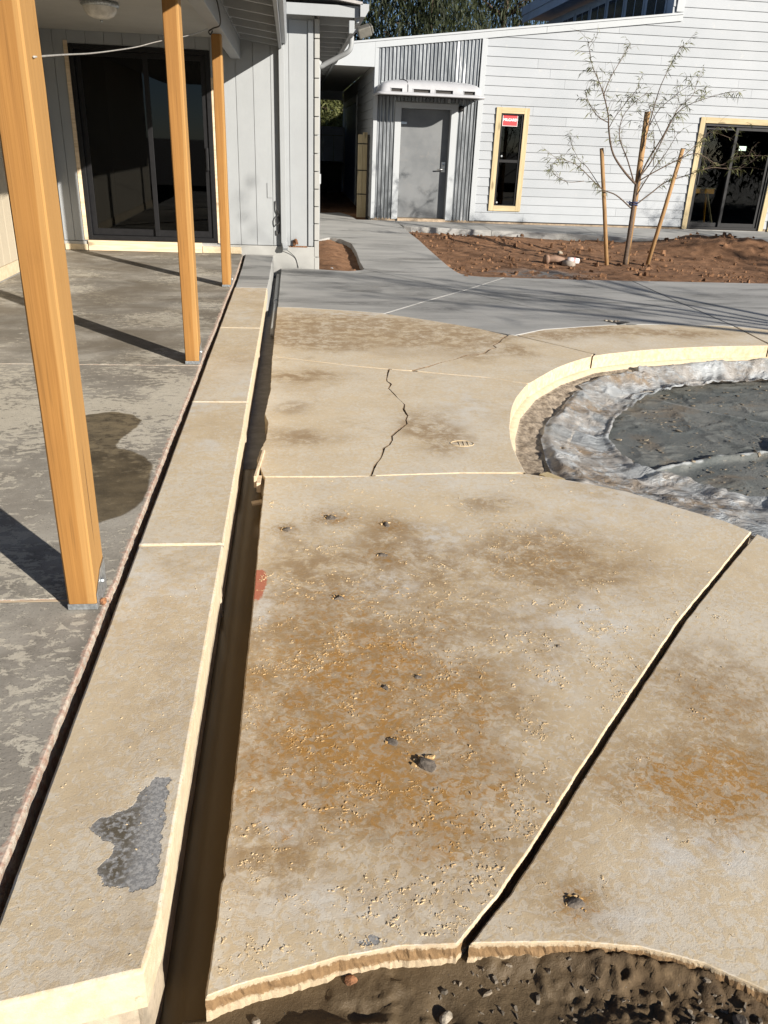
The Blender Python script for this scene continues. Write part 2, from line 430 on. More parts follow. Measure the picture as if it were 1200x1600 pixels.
def m_leaf(name, a, b, trans=0.25):
    m = NT(name, 0.6, 0.3)
    c = m.mix(m.attr('tone'), a, b)
    m.color(c)
    tl = m.n.new('ShaderNodeBsdfTranslucent'); m.L(c, tl.inputs[0])
    mx = m.n.new('ShaderNodeMixShader'); mx.inputs[0].default_value = trans
    m.L(m.bs.outputs[0], mx.inputs[1]); m.L(tl.outputs[0], mx.inputs[2]); m.L(mx.outputs[0], m.out.inputs['Surface'])
    return m.mat

DECK = m_deck('pool_deck_coating')
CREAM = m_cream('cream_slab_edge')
CREAM2 = m_cream('cream_curb_edge', (0.56, 0.47, 0.33), (0.48, 0.39, 0.26), False)
PATIO = m_patio()
WALK = m_walk()
DIRT = m_dirt('reddish_dirt', (0.13, 0.067, 0.035), (0.235, 0.13, 0.072))
MUD = m_dirt('wet_mud', (0.060, 0.039, 0.021), (0.12, 0.083, 0.046), True)
DARKDIRT = m_plain('dark_damp_soil', (0.06, 0.045, 0.032), 0.9, 0, 0.4, 8, 0.01)
HOUSE = m_paint('pale_grey_house_paint', (0.29, 0.305, 0.315), 0.6, 0.06)
HOUSEB = m_paint('off_white_masonry_paint', (0.33, 0.33, 0.315), 0.75, 0.08, True, False)
WING = m_paint('cream_house_paint', (0.46, 0.40, 0.30), 0.6, 0.06)
CEIL = m_paint('patio_ceiling_paint', (0.42, 0.415, 0.39), 0.7, 0.1, False)
SIDING = m_siding()
TRIM = m_paint('white_trim_paint', (0.35, 0.37, 0.385), 0.5, 0.03)
TIMBER = m_wood('orange_fir_timber', (0.222, 0.104, 0.026), (0.252, 0.122, 0.031), 0.05, 26, 0.0015, 2, True, (0.33, 0.185, 0.062))
PINE = m_wood('pale_pine', (0.36, 0.285, 0.155), (0.44, 0.36, 0.22), 0.12, 22, 0.002)
PINEH = m_wood('pale_pine_across', (0.36, 0.285, 0.155), (0.44, 0.36, 0.22), 0.12, 22, 0.002, 0)
STAKE = m_wood('stake_wood', (0.22, 0.125, 0.055), (0.36, 0.22, 0.10), 0.1, 22, 0.002)
SILL = m_wood('primed_sill_wood', (0.50, 0.38, 0.24), (0.62, 0.50, 0.36), 0.12, 16, 0.003, 0)
GALV = m_galv()
BRACKET = m_plain('zinc_bracket', (0.42, 0.45, 0.47), 0.4, 0.8, 0.3, 60)
BLACK = m_plain('black_frame', (0.008, 0.008, 0.009), 0.5, 0, 0.2, 20, 0, 0.25)
GLASS = m_glass('window_glass', (0.14, 0.155, 0.15), 1.38)
GLASS2 = m_glass('door_glass', (0.55, 0.57, 0.56), 1.38)
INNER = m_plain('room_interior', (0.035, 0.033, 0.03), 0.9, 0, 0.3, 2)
DOORP = m_door()
FIBRE = m_plain('white_fibreglass', (0.36, 0.365, 0.38), 0.35, 0, 0.05, 6)
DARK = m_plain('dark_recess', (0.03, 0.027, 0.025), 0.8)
STEEL = m_plain('brushed_steel', (0.45, 0.44, 0.42), 0.3, 0.9)
SHADEBLUE = m_plain('shade_blue_white_paint', (0.30, 0.36, 0.45), 0.6, 0, 0.08, 3)  # white paint with the blue of its shade put into the colour
ROOFM = m_plain('roof_sheet', (0.30, 0.29, 0.28), 0.8)
RUST = m_plain('rusty_iron', (0.20, 0.09, 0.04), 0.9, 0, 0.5, 60, 0.003)
CABLE = m_plain('pale_cable_sheath', (0.30, 0.29, 0.27), 0.5)
BLACKC = m_plain('black_cable', (0.02, 0.02, 0.02), 0.5)
BARK = m_plain('young_bark', (0.085, 0.058, 0.04), 0.85, 0, 0.35, 60, 0.004)
LEAF = m_leaf('willow_leaf', (0.075, 0.085, 0.032), (0.19, 0.19, 0.08))
PINELEAF = m_leaf('dark_tree_leaf', (0.013, 0.019, 0.008), (0.045, 0.055, 0.022))
BUSHLEAF = m_leaf('olive_shrub_leaf', (0.055, 0.07, 0.02), (0.16, 0.165, 0.06))
STONE = m_plain('grey_stone', (0.12, 0.10, 0.08), 0.85, 0, 0.4, 70, 0.003)
PALESTONE = m_plain('pale_stone', (0.26, 0.225, 0.175), 0.7, 0, 0.3, 60, 0.003)

# ------------------------------------------------------------------ slab builder
def resample(poly, res):
    out = []
    n = len(poly)
    for i in range(n):
        a = np.array(poly[i], float); b = np.array(poly[(i + 1) % n], float)
        k = max(1, int(math.ceil(np.linalg.norm(b - a) / res)))
        for j in range(k): out.append(a + (b - a) * j / k)
    return np.array(out)
def ccw(p):
    x, y = p[:, 0], p[:, 1]
    return p if np.sum(x * np.roll(y, -1) - np.roll(x, -1) * y) > 0 else p[::-1]
def inside(poly, x, y):
    r = np.zeros(x.shape, bool); n = len(poly)
    for i in range(n):
        x0, y0 = poly[i]; x1, y1 = poly[(i + 1) % n]
        if y0 == y1: continue
        c = ((y0 > y) != (y1 > y)) & (x < (x1 - x0) * (y - y0) / (y1 - y0) + x0)
        r ^= c
    return r
def dist_poly(poly, x, y, closed=True):
    d = np.full(x.shape, 1e9)
    for i in range(len(poly) - (0 if closed else 1)):
        a = np.array(poly[i]); b = np.array(poly[(i + 1) % len(poly)]); ab = b - a; L2 = ab @ ab
        if L2 < 1e-12: continue
        t = np.clip(((x - a[0]) * ab[0] + (y - a[1]) * ab[1]) / L2, 0, 1)
        d = np.minimum(d, np.hypot(x - a[0] - t * ab[0], y - a[1] - t * ab[1]))
    return d
def fill(poly, spacing, seed=1, jit=0.35):
    r = np.random.default_rng(seed)
    x0, y0 = poly.min(0); x1, y1 = poly.max(0)
    gx, gy = np.meshgrid(np.arange(x0, x1, spacing), np.arange(y0, y1, spacing))
    gx = (gx + r.uniform(-jit, jit, gx.shape) * spacing).ravel(); gy = (gy + r.uniform(-jit, jit, gy.shape) * spacing).ravel()
    k = inside(poly, gx, gy); gx, gy = gx[k], gy[k]
    if len(gx):
        k = dist_poly(poly[::max(1, len(poly) // 400)], gx, gy) > spacing * 0.4; gx, gy = gx[k], gy[k]
    co = [Vector((a, b)) for a, b in poly] + [Vector((a, b)) for a, b in zip(gx, gy)]
    v, e, f, *_ = delaunay_2d_cdt(co, [], [list(range(len(poly)))], 1, 1e-6)
    return np.array([(q.x, q.y) for q in v]), f
def slab(name, outline, parent, mats, ztop=0.0, thick=0.14, spacing=0.05, res=0.03, inset=0.006, jit=0.0015, zf=None, stains=None,
         rows=None, seed=3, rough_side=0.002, dark=None, lowdark=False, lip=None):
    P = ccw(resample(outline, res)); n = len(P)
    t = np.roll(P, -1, 0) - np.roll(P, 1, 0); t /= np.linalg.norm(t, axis=1)[:, None] + 1e-9
    N = np.stack([t[:, 1], -t[:, 0]], 1)
    r = np.random.default_rng(seed)
    P = P + N * (r.normal(0, jit * 0.35, n) + jit * 2.2 * (vnoise(np.arange(n) * 0.13, np.zeros(n), seed) - 0.5))[:, None]
    dk = (np.minimum(dist_poly(dark[0], P[:, 0], P[:, 1], False), dist_poly(dark[1], P[:, 0], P[:, 1], False)) < 0.02) if dark else np.zeros(n, bool)
    rows = rows or [(inset, 0.0), (inset * 0.4, -inset * 0.3), (0.0, -inset), (0.0, -0.022), (0.0, -0.036), (0.0, -0.052), (0.0, -thick)]
    inner = P - N * rows[0][0]
    v2, f2 = fill(inner, spacing, seed)
    verts = [(a, b, ztop) for a, b in v2]; faces = list(f2); mi = [0] * len(f2); sm = [True] * len(f2)
    base = len(verts)
    for k, (ins, dz) in enumerate(rows):
        amp = np.full(n, rough_side)
        if lip is not None:
            dl = dist_poly(lip, P[:, 0], P[:, 1], False); amp = amp + 0.0012 * np.exp(-(dl / 0.02) ** 2) * (N[:, 1] < -0.4)
        co_ = np.arange(n) * 0.45
        jj = (vnoise(co_, np.full(n, k * 3.7), seed) - 0.5) * 2.2 * amp + r.normal(0, 0.35, n) * amp
        q = P - N * (ins + (jj if k >= 3 else jj * (amp > 0.003) * 0.6))[:, None]
        if k == 0: q = inner
        for a, b in q: verts.append((a, b, ztop + dz))
    for k in range(len(rows) - 1):
        for i in range(n):
            j = (i + 1) % n
            faces.append((base + k * n + i, base + (k + 1) * n + i, base + (k + 1) * n + j, base + k * n + j)); mi.append(2 if dk[i] or (lowdark and k >= 4) else (0 if k == 0 else 1)); sm.append(k < 2)
    V = np.array(verts)
    if zf is not None: V[:, 2] += zf(V[:, 0], V[:, 1]) * (V[:, 2] > ztop - thick * 0.99)
    at = stains(V[:, 0], V[:, 1]) if stains else None
    return mesh_obj(name, V, faces, mats, parent, mi, sm, at)
def blobs(x, y, lst, seed, warp=0.5, s=6.0):
    wx = fbm(x * s, y * s, seed) - 0.5; wy = fbm(x * s, y * s, seed + 50) - 0.5
    o = np.zeros(x.shape)
    for b in lst:
        bx, by, rx, ry = b[:4]; st = b[4] if len(b) > 4 else 1.0
        d = ((x + wx * warp * rx * 2 - bx) / rx) ** 2 + ((y + wy * warp * ry * 2 - by) / ry) ** 2
        o = np.maximum(o, st * np.exp(-d * 0.8))
    return np.clip(o, 0, 1)
RUSTB = [(-0.03, 3.08, 0.06, 0.06, 0.9), (0.16, 3.18, 0.10, 0.09, 0.9), (0.39, 3.1, 0.11, 0.09, 0.8), (0.35, 2.83, 0.12, 0.09, 0.7), (0.16, 2.51, 0.11, 0.11, 0.8),
         (0.20, 2.05, 0.42, 0.45, 0.95), (0.17, 1.68, 0.40, 0.32, 1.0), (0.36, 1.50, 0.32, 0.20, 1.0), (0.05, 2.35, 0.25, 0.3, 0.7), (1.02, 2.78, 0.3, 0.2, 0.55), (-0.04, 1.42, 0.09, 0.09, 0.6), (1.0, 2.77, 0.26, 0.22, 0.6),
         (1.08, 1.53, 0.34, 0.18, 1.0), (1.30, 1.80, 0.24, 0.22, 0.75), (0.615, 1.185, 0.075, 0.07, 1.0), (1.45, 1.55, 0.25, 0.2, 0.8), (-0.07, 2.2, 0.07, 0.2, 0.7), (0.2, 1.35, 0.12, 0.07, 0.5)]
BROWNB = [(1.0, 2.8, 0.30, 0.26, 0.85), (0.88, 3.32, 0.18, 0.12, 0.5), (0.45, 2.78, 0.3, 0.3, 0.75), (0.22, 1.9, 0.45, 0.62, 0.75), (0.15, 2.7, 0.3, 0.3, 0.7), (0.55, 2.3, 0.4, 0.4, 0.5), (-0.05, 1.4, 0.13, 0.13, 0.9),
          (0.45, 7.15, 0.85, 0.62, 1.0), (1.24, 6.9, 0.55, 0.5, 1.0), (0.3, 6.6, 0.5, 0.3, 0.8), (0.1, 5.51, 0.3, 0.18, 0.7), (0.05, 4.25, 0.2, 0.14, 0.6), (0.8, 4.35, 0.17, 0.35, 0.75), (0.01, 4.8, 0.12, 0.13, 0.5),
          (1.38, 4.07, 0.11, 0.11, 0.4), (1.5, 6.2, 0.2, 0.25, 0.5), (2.3, 6.95, 0.3, 0.16, 0.9), (2.9, 7.18, 0.45, 0.17, 0.95), (3.55, 7.12, 0.4, 0.15, 0.9), (1.8, 6.35, 0.16, 0.22, 0.7), (1.2, 1.6, 0.4, 0.25, 0.5), (1.3, 2.0, 0.25, 0.25, 0.5)]
WHITEB = [(0.35, 2.6, 0.1, 0.1, 0.8), (0.99, 2.33, 0.2, 0.17, 0.7), (0.82, 2.03, 0.13, 0.15, 0.5), (1.5, 3.4, 0.33, 0.27, 0.6), (-0.11, 2.41, 0.03, 0.16, 1.0), (0.63, 3.0, 0.13, 0.12, 0.7),
          (-0.03, 1.47, 0.08, 0.09, 0.6), (1.28, 3.15, 0.24, 0.2, 0.5), (0.93, 1.29, 0.17, 0.07, 0.9), (0.73, 1.14, 0.11, 0.04, 0.6), (0.05, 1.22, 0.19, 0.06, 0.5), (0.58, 3.6, 0.49, 0.15, 0.4), (0.35, 4.6, 0.3, 0.3, 0.25), (1.1, 4.9, 0.25, 0.5, 0.5), (0.5, 7.75, 0.6, 0.12, 0.5)]
PITS = [(-0.031, 3.075, .022), (0.16, 3.184, .028), (0.395, 3.113, .024), (0.351, 2.831, .02), (0.159, 2.506, .022), (0.376, 2.024, .014), (0.271, 1.975, .014), (0.266, 1.732, .018), (0.341, 1.639, .034), (0.606, 1.188, .022), (0.87, 2.166, .011), (1.486, 4.065, .014)]
def deck_stains(x, y):
    z = np.zeros(x.shape)
    return {'rust': blobs(x, y, RUSTB, 3), 'brown': blobs(x, y, BROWNB, 8), 'white': blobs(x, y, WHITEB, 21),
            'red': blobs(x, y, [(-0.13, 2.62, 0.03, 0.12, 1.0)], 5), 'dark': blobs(x, y, [(p[0], p[1], p[2] * 1.6, p[2] * 1.8, 0.5) for p in PITS], 9), 'bare': blobs(x, y, [(0.16, 1.135, 0.05, 0.012, 0.9)], 4) , 'edge': z}
BARE = [(-0.441, 1.324), (-0.415, 1.349), (-0.396, 1.353), (-0.36, 1.374), (-0.345, 1.425), (-0.318, 1.463), (-0.29, 1.465), (-0.288, 1.392), (-0.284, 1.3), (-0.28, 1.201), (-0.28, 1.163), (-0.322, 1.154), (-0.336, 1.167), (-0.373, 1.17), (-0.4, 1.213), (-0.376, 1.248), (-0.368, 1.272), (-0.403, 1.288)]
def curb_stains(x, y):
    z = np.zeros(x.shape)
    d = dist_poly(BARE, x, y); k = inside(BARE, x, y); sd = np.where(k, d, -d)
    e = sstep(-0.02, 0.02, sd) * (1 - sstep(-0.36, -0.31, x)) * sstep(-0.47, -0.40, x)
    return {'rust': z, 'brown': 0.35 * fbm(x * 3, y * 2, 4), 'white': 0.5 * sstep(0.55, 0.7, fbm(x * 5, y * 3, 14)), 'red': z, 'dark': z, 'bare': sstep(-0.022, 0.022, sd), 'edge': e}

# ================================================================== SETTING: ground
def grid_patch(name, xs, ys, zfun, mat, parent=None, attrs=None, clip=None, smooth=True):
    gx, gy = np.meshgrid(xs, ys); nx, ny = len(xs), len(ys)
    x = gx.ravel(); y = gy.ravel(); V = np.stack([x, y, zfun(x, y)], 1)
    ok = clip(x, y) if clip is not None else np.ones(x.shape, bool)
    F = []
    for j in range(ny - 1):
        for i in range(nx - 1):
            a = j * nx + i; q = (a, a + 1, a + nx + 1, a + nx)
            if all(ok[k] for k in q): F.append(q)
    at = attrs(x, y) if attrs else None
    return mesh_obj(name, V, F, mat, parent, None, smooth, at)
mb = MB()
o_, i_ = 260.0, (-9.0, 11.0, -8.0, 40.0)
mb.add([(-o_, -o_, 0), (o_, -o_, 0), (o_, o_, 0), (-o_, o_, 0), (i_[0], i_[2], -0.05), (i_[1], i_[2], -0.05), (i_[1], i_[3], -0.05), (i_[0], i_[3], -0.05)],
       [(0, 1, 5, 4), (1, 2, 6, 5), (2, 3, 7, 6), (3, 0, 4, 7)])
mb.add([(i_[0], i_[2], -0.62), (i_[1], i_[2], -0.62), (i_[1], i_[3], -0.62), (i_[0], i_[3], -0.62)], [(0, 1, 2, 3)])
mb.add([(i_[0], i_[2], -0.05), (i_[1], i_[2], -0.05), (i_[1], i_[3], -0.05), (i_[0], i_[3], -0.05), (i_[0], i_[2], -0.62), (i_[1], i_[2], -0.62), (i_[1], i_[3], -0.62), (i_[0], i_[3], -0.62)],
       [(0, 1, 5, 4), (1, 2, 6, 5), (2, 3, 7, 6), (3, 0, 4, 7)])
tag(mb.build('ground', DARKDIRT), kind='structure')

# ------------------------------------------------------------------ pool deck slabs
deck = empty('pool_deck', kind='structure')
POOL_L = [(1.173, 3.700), (1.186, 3.919), (1.218, 4.17), (1.312, 4.571), (1.448, 4.971), (1.64, 5.36)]
POOL_F = [(1.676, 5.407), (1.986, 5.806), (2.38, 6.17)]
def spl(pts, n=5): return [(float(p.x), float(p.y)) for p in smooth_path([(a, b, 0) for a, b in pts], n)]
_pl = spl(POOL_L + POOL_F + [(2.885, 6.4), (3.531, 6.571), (4.165, 6.653)], 5)
POOL_L = _pl[:26]; POOL_F = _pl[28:41]; POOL_G = _pl[41:]
LIP_L = [(-0.179, 1.036), (-0.12, 1.057), (-0.021, 1.076), (0.082, 1.1), (0.201, 1.115), (0.309, 1.112)]
GAPL = [(0.326, 1.112), (0.439, 1.223), (0.577, 1.383), (0.755, 1.601), (1.022, 1.917), (1.355, 2.309), (1.694, 2.668), (2.005, 3.0)]
A = LIP_L + GAPL + [(1.935, 3.117), (1.788, 3.261), (1.614, 3.453), (1.4, 3.586), (1.18, 3.690), (0.839, 3.700), (0.511, 3.679), (0.192, 3.658), (-0.141, 3.662), (-0.146, 3.2), (-0.150, 2.4), (-0.160, 1.6), (-0.165, 1.4), (-0.166, 1.335), (-0.163, 1.32), (-0.169, 1.30), (-0.172, 1.2)]
B_ = [(0.352, 1.110), (0.414, 1.107), (0.575, 1.097), (0.706, 1.075), (0.824, 1.03), (0.923, 0.96), (1.05, 0.83), (1.2, 0.62), (1.4, 0.25), (1.6, -0.3), (4.6, -0.3), (5.5, 1.5), (4.9, 2.55), (3.9, 2.2), (3.1, 2.1), (2.5, 2.35), (2.10, 2.82), (2.018, 2.978), (1.718, 2.668), (1.381, 2.307), (1.047, 1.916), (0.780, 1.599), (0.602, 1.384), (0.464, 1.223)]
CR1 = [(0.375, 3.672), (0.415, 3.815), (0.43, 3.86), (0.455, 3.925), (0.47, 3.99), (0.488, 4.069), (0.52, 4.12), (0.544, 4.192), (0.55, 4.26), (0.604, 4.366), (0.664, 4.482), (0.668, 4.55), (0.691, 4.627), (0.684, 4.755), (0.70, 4.86), (0.676, 4.986), (0.64, 5.221), (0.672, 5.331), (0.645, 5.40), (0.649, 5.461), (0.694, 5.72)]
CR2 = [(0.871, 5.700), (1.0, 5.80), (1.127, 5.944), (1.25, 6.04), (1.371, 6.176), (1.45, 6.19), (1.526, 6.246), (1.60, 6.38), (1.668, 6.45), (1.66, 6.52), (1.74, 6.638), (1.80, 6.78), (1.882, 6.917)]
J2 = [(-0.152, 6.066), (0.2, 5.91), (0.481, 5.787), (0.694, 5.724)]
C_ = [(-0.141, 3.672), (0.192, 3.669), (0.368, 3.672)] + [(x - 0.001 - 0.006 * (i % 4 == 1), y) for i, (x, y) in enumerate(CR1)] + J2[::-1][1:] + [(-0.148, 5.2), (-0.168, 4.66), (-0.145, 4.5), (-0.150, 4.2), (-0.19, 3.9), (-0.165, 3.78)]
D_ = [(0.382, 3.674), (0.511, 3.690), (0.839, 3.711), (1.168, 3.712)] + POOL_L + [(1.56, 5.404), (1.378, 5.517), (1.1, 5.60), (0.845, 5.674), (0.702, 5.718)] + [(x + 0.002, y) for x, y in CR1[::-1][1:-1]]
E_ = [(-0.152, 6.076), (0.2, 5.92), (0.481, 5.797), (0.694, 5.734), (0.862, 5.690)] + [(x - 0.005 - 0.006 * (i % 3 == 1), y) for i, (x, y) in enumerate(CR2)] + [(1.69, 7.167), (1.331, 7.479), (0.884, 7.806), (0.6, 7.90), (0.398, 7.954), (0.088, 8.024), (-0.141, 8.036)]
F_ = [(0.880, 5.690), (1.1, 5.610), (1.378, 5.527), (1.56, 5.414), (1.645, 5.375)] + POOL_F + [(2.392, 6.20), (2.43, 6.262), (2.216, 6.567), (1.952, 6.912), (1.90, 6.935)] + [(x + 0.002, y) for x, y in CR2[::-1][1:-1]]
G_ = [(2.402, 6.19)] + POOL_G + [ (4.202, 6.729), (4.270, 7.45), (4.175, 7.486), (3.662, 7.508), (2.989, 7.429), (2.289, 7.182), (1.972, 6.93), (2.226, 6.577), (2.446, 6.268)]
H_ = [(4.178, 6.652), (4.9, 6.55), (5.6, 6.0), (6.0, 5.0), (5.7, 3.7), (4.95, 2.6), (5.6, 1.6), (9.0, 1.8), (9.0, 6.8), (6.0, 7.0), (4.555, 7.338), (4.284, 7.45), (4.214, 6.729)]
CRK = m_plain('dirty_crack_side', (0.16, 0.11, 0.065), 0.9, 0, 0.4, 30)
dm = [DECK, CREAM, CRK]
SL = {}
for nm, ol, sp, jt in (('A', A, 0.018, 0.001), ('B', B_, 0.03, 0.001), ('C', C_, 0.03, 0.003), ('D', D_, 0.03, 0.002), ('E', E_, 0.05, 0.003), ('F', F_, 0.05, 0.002), ('G', G_, 0.06, 0.002), ('H', H_, 0.12, 0.003)):
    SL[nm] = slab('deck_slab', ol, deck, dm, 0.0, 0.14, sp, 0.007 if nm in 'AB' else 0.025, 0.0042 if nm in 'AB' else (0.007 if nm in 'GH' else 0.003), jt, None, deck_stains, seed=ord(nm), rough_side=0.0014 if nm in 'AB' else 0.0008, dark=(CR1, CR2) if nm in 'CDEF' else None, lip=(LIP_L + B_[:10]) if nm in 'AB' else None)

# loose flakes of the coating: tiny irregular chips standing proud of the slabs
def chips(name, pts, sizes, parent, mats, seed, flat=0.38, z0=0.0, attr=None):
    r = np.random.default_rng(seed); n = len(pts); K = 6
    V = np.zeros((n, 2 * K, 3)); ang = np.linspace(0, 2 * math.pi, K, endpoint=False)[None, :] + r.uniform(0, 6, (n, 1)) + r.uniform(-0.35, 0.35, (n, K))
    el = r.uniform(0.25, 0.8, (n, 1)); ro = r.uniform(0, 6.28, (n, 1))
    rad = sizes[:, None] * r.uniform(0.45, 1.25, (n, K)); tx = r.normal(0, 0.35, (n, 1)); ty = r.normal(0, 0.35, (n, 1))
    for q, k in ((0, 1.0), (1, 0.72)):
        lx = np.cos(ang) * rad * k; ly = np.sin(ang) * rad * el * k
        a = slice(q * K, q * K + K)
        V[:, a, 0] = pts[:, 0:1] + lx * np.cos(ro) - ly * np.sin(ro)
        V[:, a, 1] = pts[:, 1:2] + lx * np.sin(ro) + ly * np.cos(ro)
        V[:, a, 2] = z0 - 0.0006 + q * (sizes[:, None] * flat * r.uniform(0.7, 1.2, (n, 1)) + 0.0006 + flat * (tx * lx + ty * ly))
    V[:, K:, 2] = np.maximum(V[:, K:, 2], z0 + 0.0003)
    F = []
    for i in range(n):
        b = i * 2 * K
        for k in range(K): F.append((b + k, b + (k + 1) % K, b + K + (k + 1) % K, b + K + k))
        F.append(tuple(b + K + k for k in range(K)))
    V = V.reshape(-1, 3)
    o = mesh_obj(name, V, F, mats, parent, None, False, attr(V[:, 0], V[:, 1]) if attr else None)
    o['kind'] = 'stuff'
    return o
def scatter(poly, n, seed, dens):
    r = np.random.default_rng(seed); P = np.array(poly); x0, y0 = P.min(0); x1, y1 = P.max(0)
    x = r.uniform(x0, x1, n * 4); y = r.uniform(y0, y1, n * 4)
    k = inside(P, x, y) & (r.uniform(0, 1, n * 4) < dens(x, y)) & (dist_poly(P, x, y) > 0.012)
    return np.stack([x[k], y[k]], 1)[:n]
def dens_near(x, y):
    cl = sstep(0.46, 0.70, fbm(x * 9, y * 9, 31, 3)) + 0.12
    zone = np.clip(blobs(x, y, RUSTB[5:9] + RUSTB[10:12], 3) * 0.9 + blobs(x, y, [(0.62, 1.6, 0.25, 0.35, 0.8), (0.3, 1.25, 0.5, 0.16, 0.7), (0.9, 1.25, 0.5, 0.18, 0.6), (1.0, 2.1, 0.3, 0.3, 0.5), (0.5, 2.6, 0.5, 0.4, 0.25), (0.0, 1.25, 0.2, 0.15, 0.8)], 2), 0, 1)
    return np.clip(cl * (zone + 0.12) * 1.2, 0, 1)
FK = NT('coating_flake', 0.85, 0.3)
fc = FK.mix(FK.noise(60, 3), (0.50, 0.385, 0.225), (0.60, 0.475, 0.30))
fc = FK.mix(FK.math('MULTIPLY', FK.attr('rust'), FK.map(FK.noise(35, 4), 0.35, 0.6, 0.3, 1.0)), fc, (0.40, 0.225, 0.065))
FK.color(fc)
FLAKE = FK.mat
for nm, ol, n in (('A', A, 5200), ('B', B_, 2800)):
    pts = scatter(ol, n, 5 + n, dens_near)
    r = np.random.default_rng(n); out = []
    for p in pts:
        a = r.uniform(0, 6.28); q = p.copy(); sc = r.lognormal(0, 0.45)
        for _ in range(r.integers(1, 7)):
            out.append((q[0], q[1], sc)); a += r.normal(0, 0.9); q = q + np.array([math.cos(a), math.sin(a)]) * 0.0043 * sc
    out = np.array(out); out = out[inside(np.array(ol), out[:, 0], out[:, 1])]; out = out[dist_poly(ol, out[:, 0], out[:, 1]) > 0.008]
    chips('coating_flakes', out[:, :2], np.clip(out[:, 2] * r.lognormal(-6.2, 0.4, len(out)), 0.0011, 0.006), SL[nm], FLAKE, n, 0.25, 0.0002, deck_stains)
# dark stones showing through popped coating
def rock(c, s, seed, parent, name, mat, sq=(1, 1, 0.6), sub=2):
    r = np.random.default_rng(seed)
    import bmesh
    bm = bmesh.new(); bmesh.ops.create_icosphere(bm, subdivisions=sub, radius=1.0)
    V = np.array([tuple(v.co) for v in bm.verts]); F = [[v.index for v in f.verts] for f in bm.faces]; bm.free()
    k = 0.75 + 0.5 * fbm(V[:, 0] * 1.3 + seed * 3.1, V[:, 1] * 1.3 + V[:, 2] * 1.9, seed)
    for _ in range(5):
        d = r.normal(0, 1, 3); d /= np.linalg.norm(d); h = V @ d; V = V - np.outer(np.clip(h - 0.62, 0, 9) * 0.85, d)
    V = V * k[:, None] * s * np.array(sq)
    a = r.uniform(0, 6.28); ca, sa = math.cos(a), math.sin(a)
    V = np.stack([V[:, 0] * ca - V[:, 1] * sa, V[:, 0] * sa + V[:, 1] * ca, V[:, 2]], 1) + np.array(c)
    return mesh_obj(name, V, F, mat, parent, None, False)
for i, (x, y, s) in enumerate(PITS):
    par = SL['A'] if not (x > 0.55 and y < 1.3) else SL['B']
    if y > 3.7: par = SL['D']
    rock((x, y, -s * 0.05), s * 1.1, 40 + i, par, 'exposed_stone', STONE, (1.0, 0.72, 0.42))
    # curled rim of coating round the stone
    r = np.random.default_rng(i); a0 = math.atan2(0.77, -0.64)
    pts = np.array([(x + math.cos(a0 + t) * s * (0.9 + 0.25 * r.uniform()), y + math.sin(a0 + t) * s * (0.75 + 0.25 * r.uniform())) for t in (-1.3, -0.9, -0.35, 0.1, 0.8)])
    chips('curled_coating', pts, np.full(5, s * 0.36), par, FLAKE, 70 + i, 0.4, 0.0, deck_stains)
# faint oval impression pressed in the coating
mb = MB(); pth = [(0.932 + 0.062 * math.cos(t) * (1.0 if math.cos(t) > 0 else 1.1), 4.137 + 0.045 * math.sin(t), 0.001) for t in np.linspace(0, 2 * math.pi, 40)]
mb.tube(pth, 0.0020, 5, cap=False)
for q in (-0.02, 0.005, 0.03): mb.tube([(0.932 + q, 4.105, 0.001), (0.932 + q, 4.168, 0.001)], 0.002, 4)
mb.build('oval_imprint', FLAKE, SL['D'], True)

# ------------------------------------------------------------------ concrete walkway
walk = empty('concrete_walkway', kind='structure')
X0 = (1.907, 9.188)
PATCH = [(0.355, 13.1), (0.423, 13.312), (0.618, 13.64), (0.766, 13.522), (0.92, 13.058), (0.938, 12.228), (0.92, 11.274), (0.931, 10.80), (0.86, 10.66), (0.723, 10.565), (0.53, 10.60), (0.355, 10.66)]
WR = [(2.782, 10.288), (2.45, 10.30), (2.261, 10.371), (2.17, 10.50), (2.144, 10.624), (2.109, 11.133), (2.092, 11.827), (2.074, 12.603), (2.065, 13.553), (2.031, 14.31)]
W1 = [(-0.140, 8.05), (0.088, 8.038), (0.398, 7.968), (0.6, 7.914), (0.89, 7.82), (1.4, 8.53), (1.900, 9.184), (1.4, 10.01), (0.930, 10.735), (0.90, 10.65), (0.723, 10.535), (0.53, 10.57), (0.36, 10.63), (-0.13, 10.63)]
S1 = [(0.902, 7.812), (1.331, 7.493), (1.69, 7.181), (1.952, 6.93), (1.97, 6.945), (2.289, 7.196), (2.989, 7.443), (3.09, 7.458), (3.10, 7.52), (3.06, 7.58), (2.93, 7.719), (2.419, 8.341), (1.909, 9.178), (1.4, 8.51)]
N1 = [(0.940, 10.735), (1.412, 10.005), (1.914, 9.196), (2.3, 9.745), (2.690, 10.310)] + WR[1:] + [(1.985, 16.02), (1.98, 16.33), (1.25, 16.33), (1.25, 16.3), (1.17, 17.3), (1.007, 17.85), (0.5, 17.6), (0.36, 17.5), (0.36, 13.15)] + PATCH[1:8]
E1 = [(1.918, 9.186), (2.428, 8.349), (2.939, 7.730), (3.10, 7.60), (3.22, 7.56), (3.3, 7.50), (3.662, 7.522), (4.175, 7.5), (4.274, 7.47), (4.292, 8.757), (4.342, 10.245), (3.608, 10.247), (2.8, 10.285), (2.699, 10.302)]
Q1 = [(4.288, 7.46), (4.555, 7.352), (6.0, 7.015), (9.0, 6.815), (9.0, 10.3), (6.234, 10.286), (4.356, 10.262), (4.306, 8.757)]
SW = [(1.99, 16.33), (1.99, 15.75), (2.05, 15.45), (2.175, 15.372), (3.299, 15.171), (3.62, 15.13), (3.62, 16.33)]
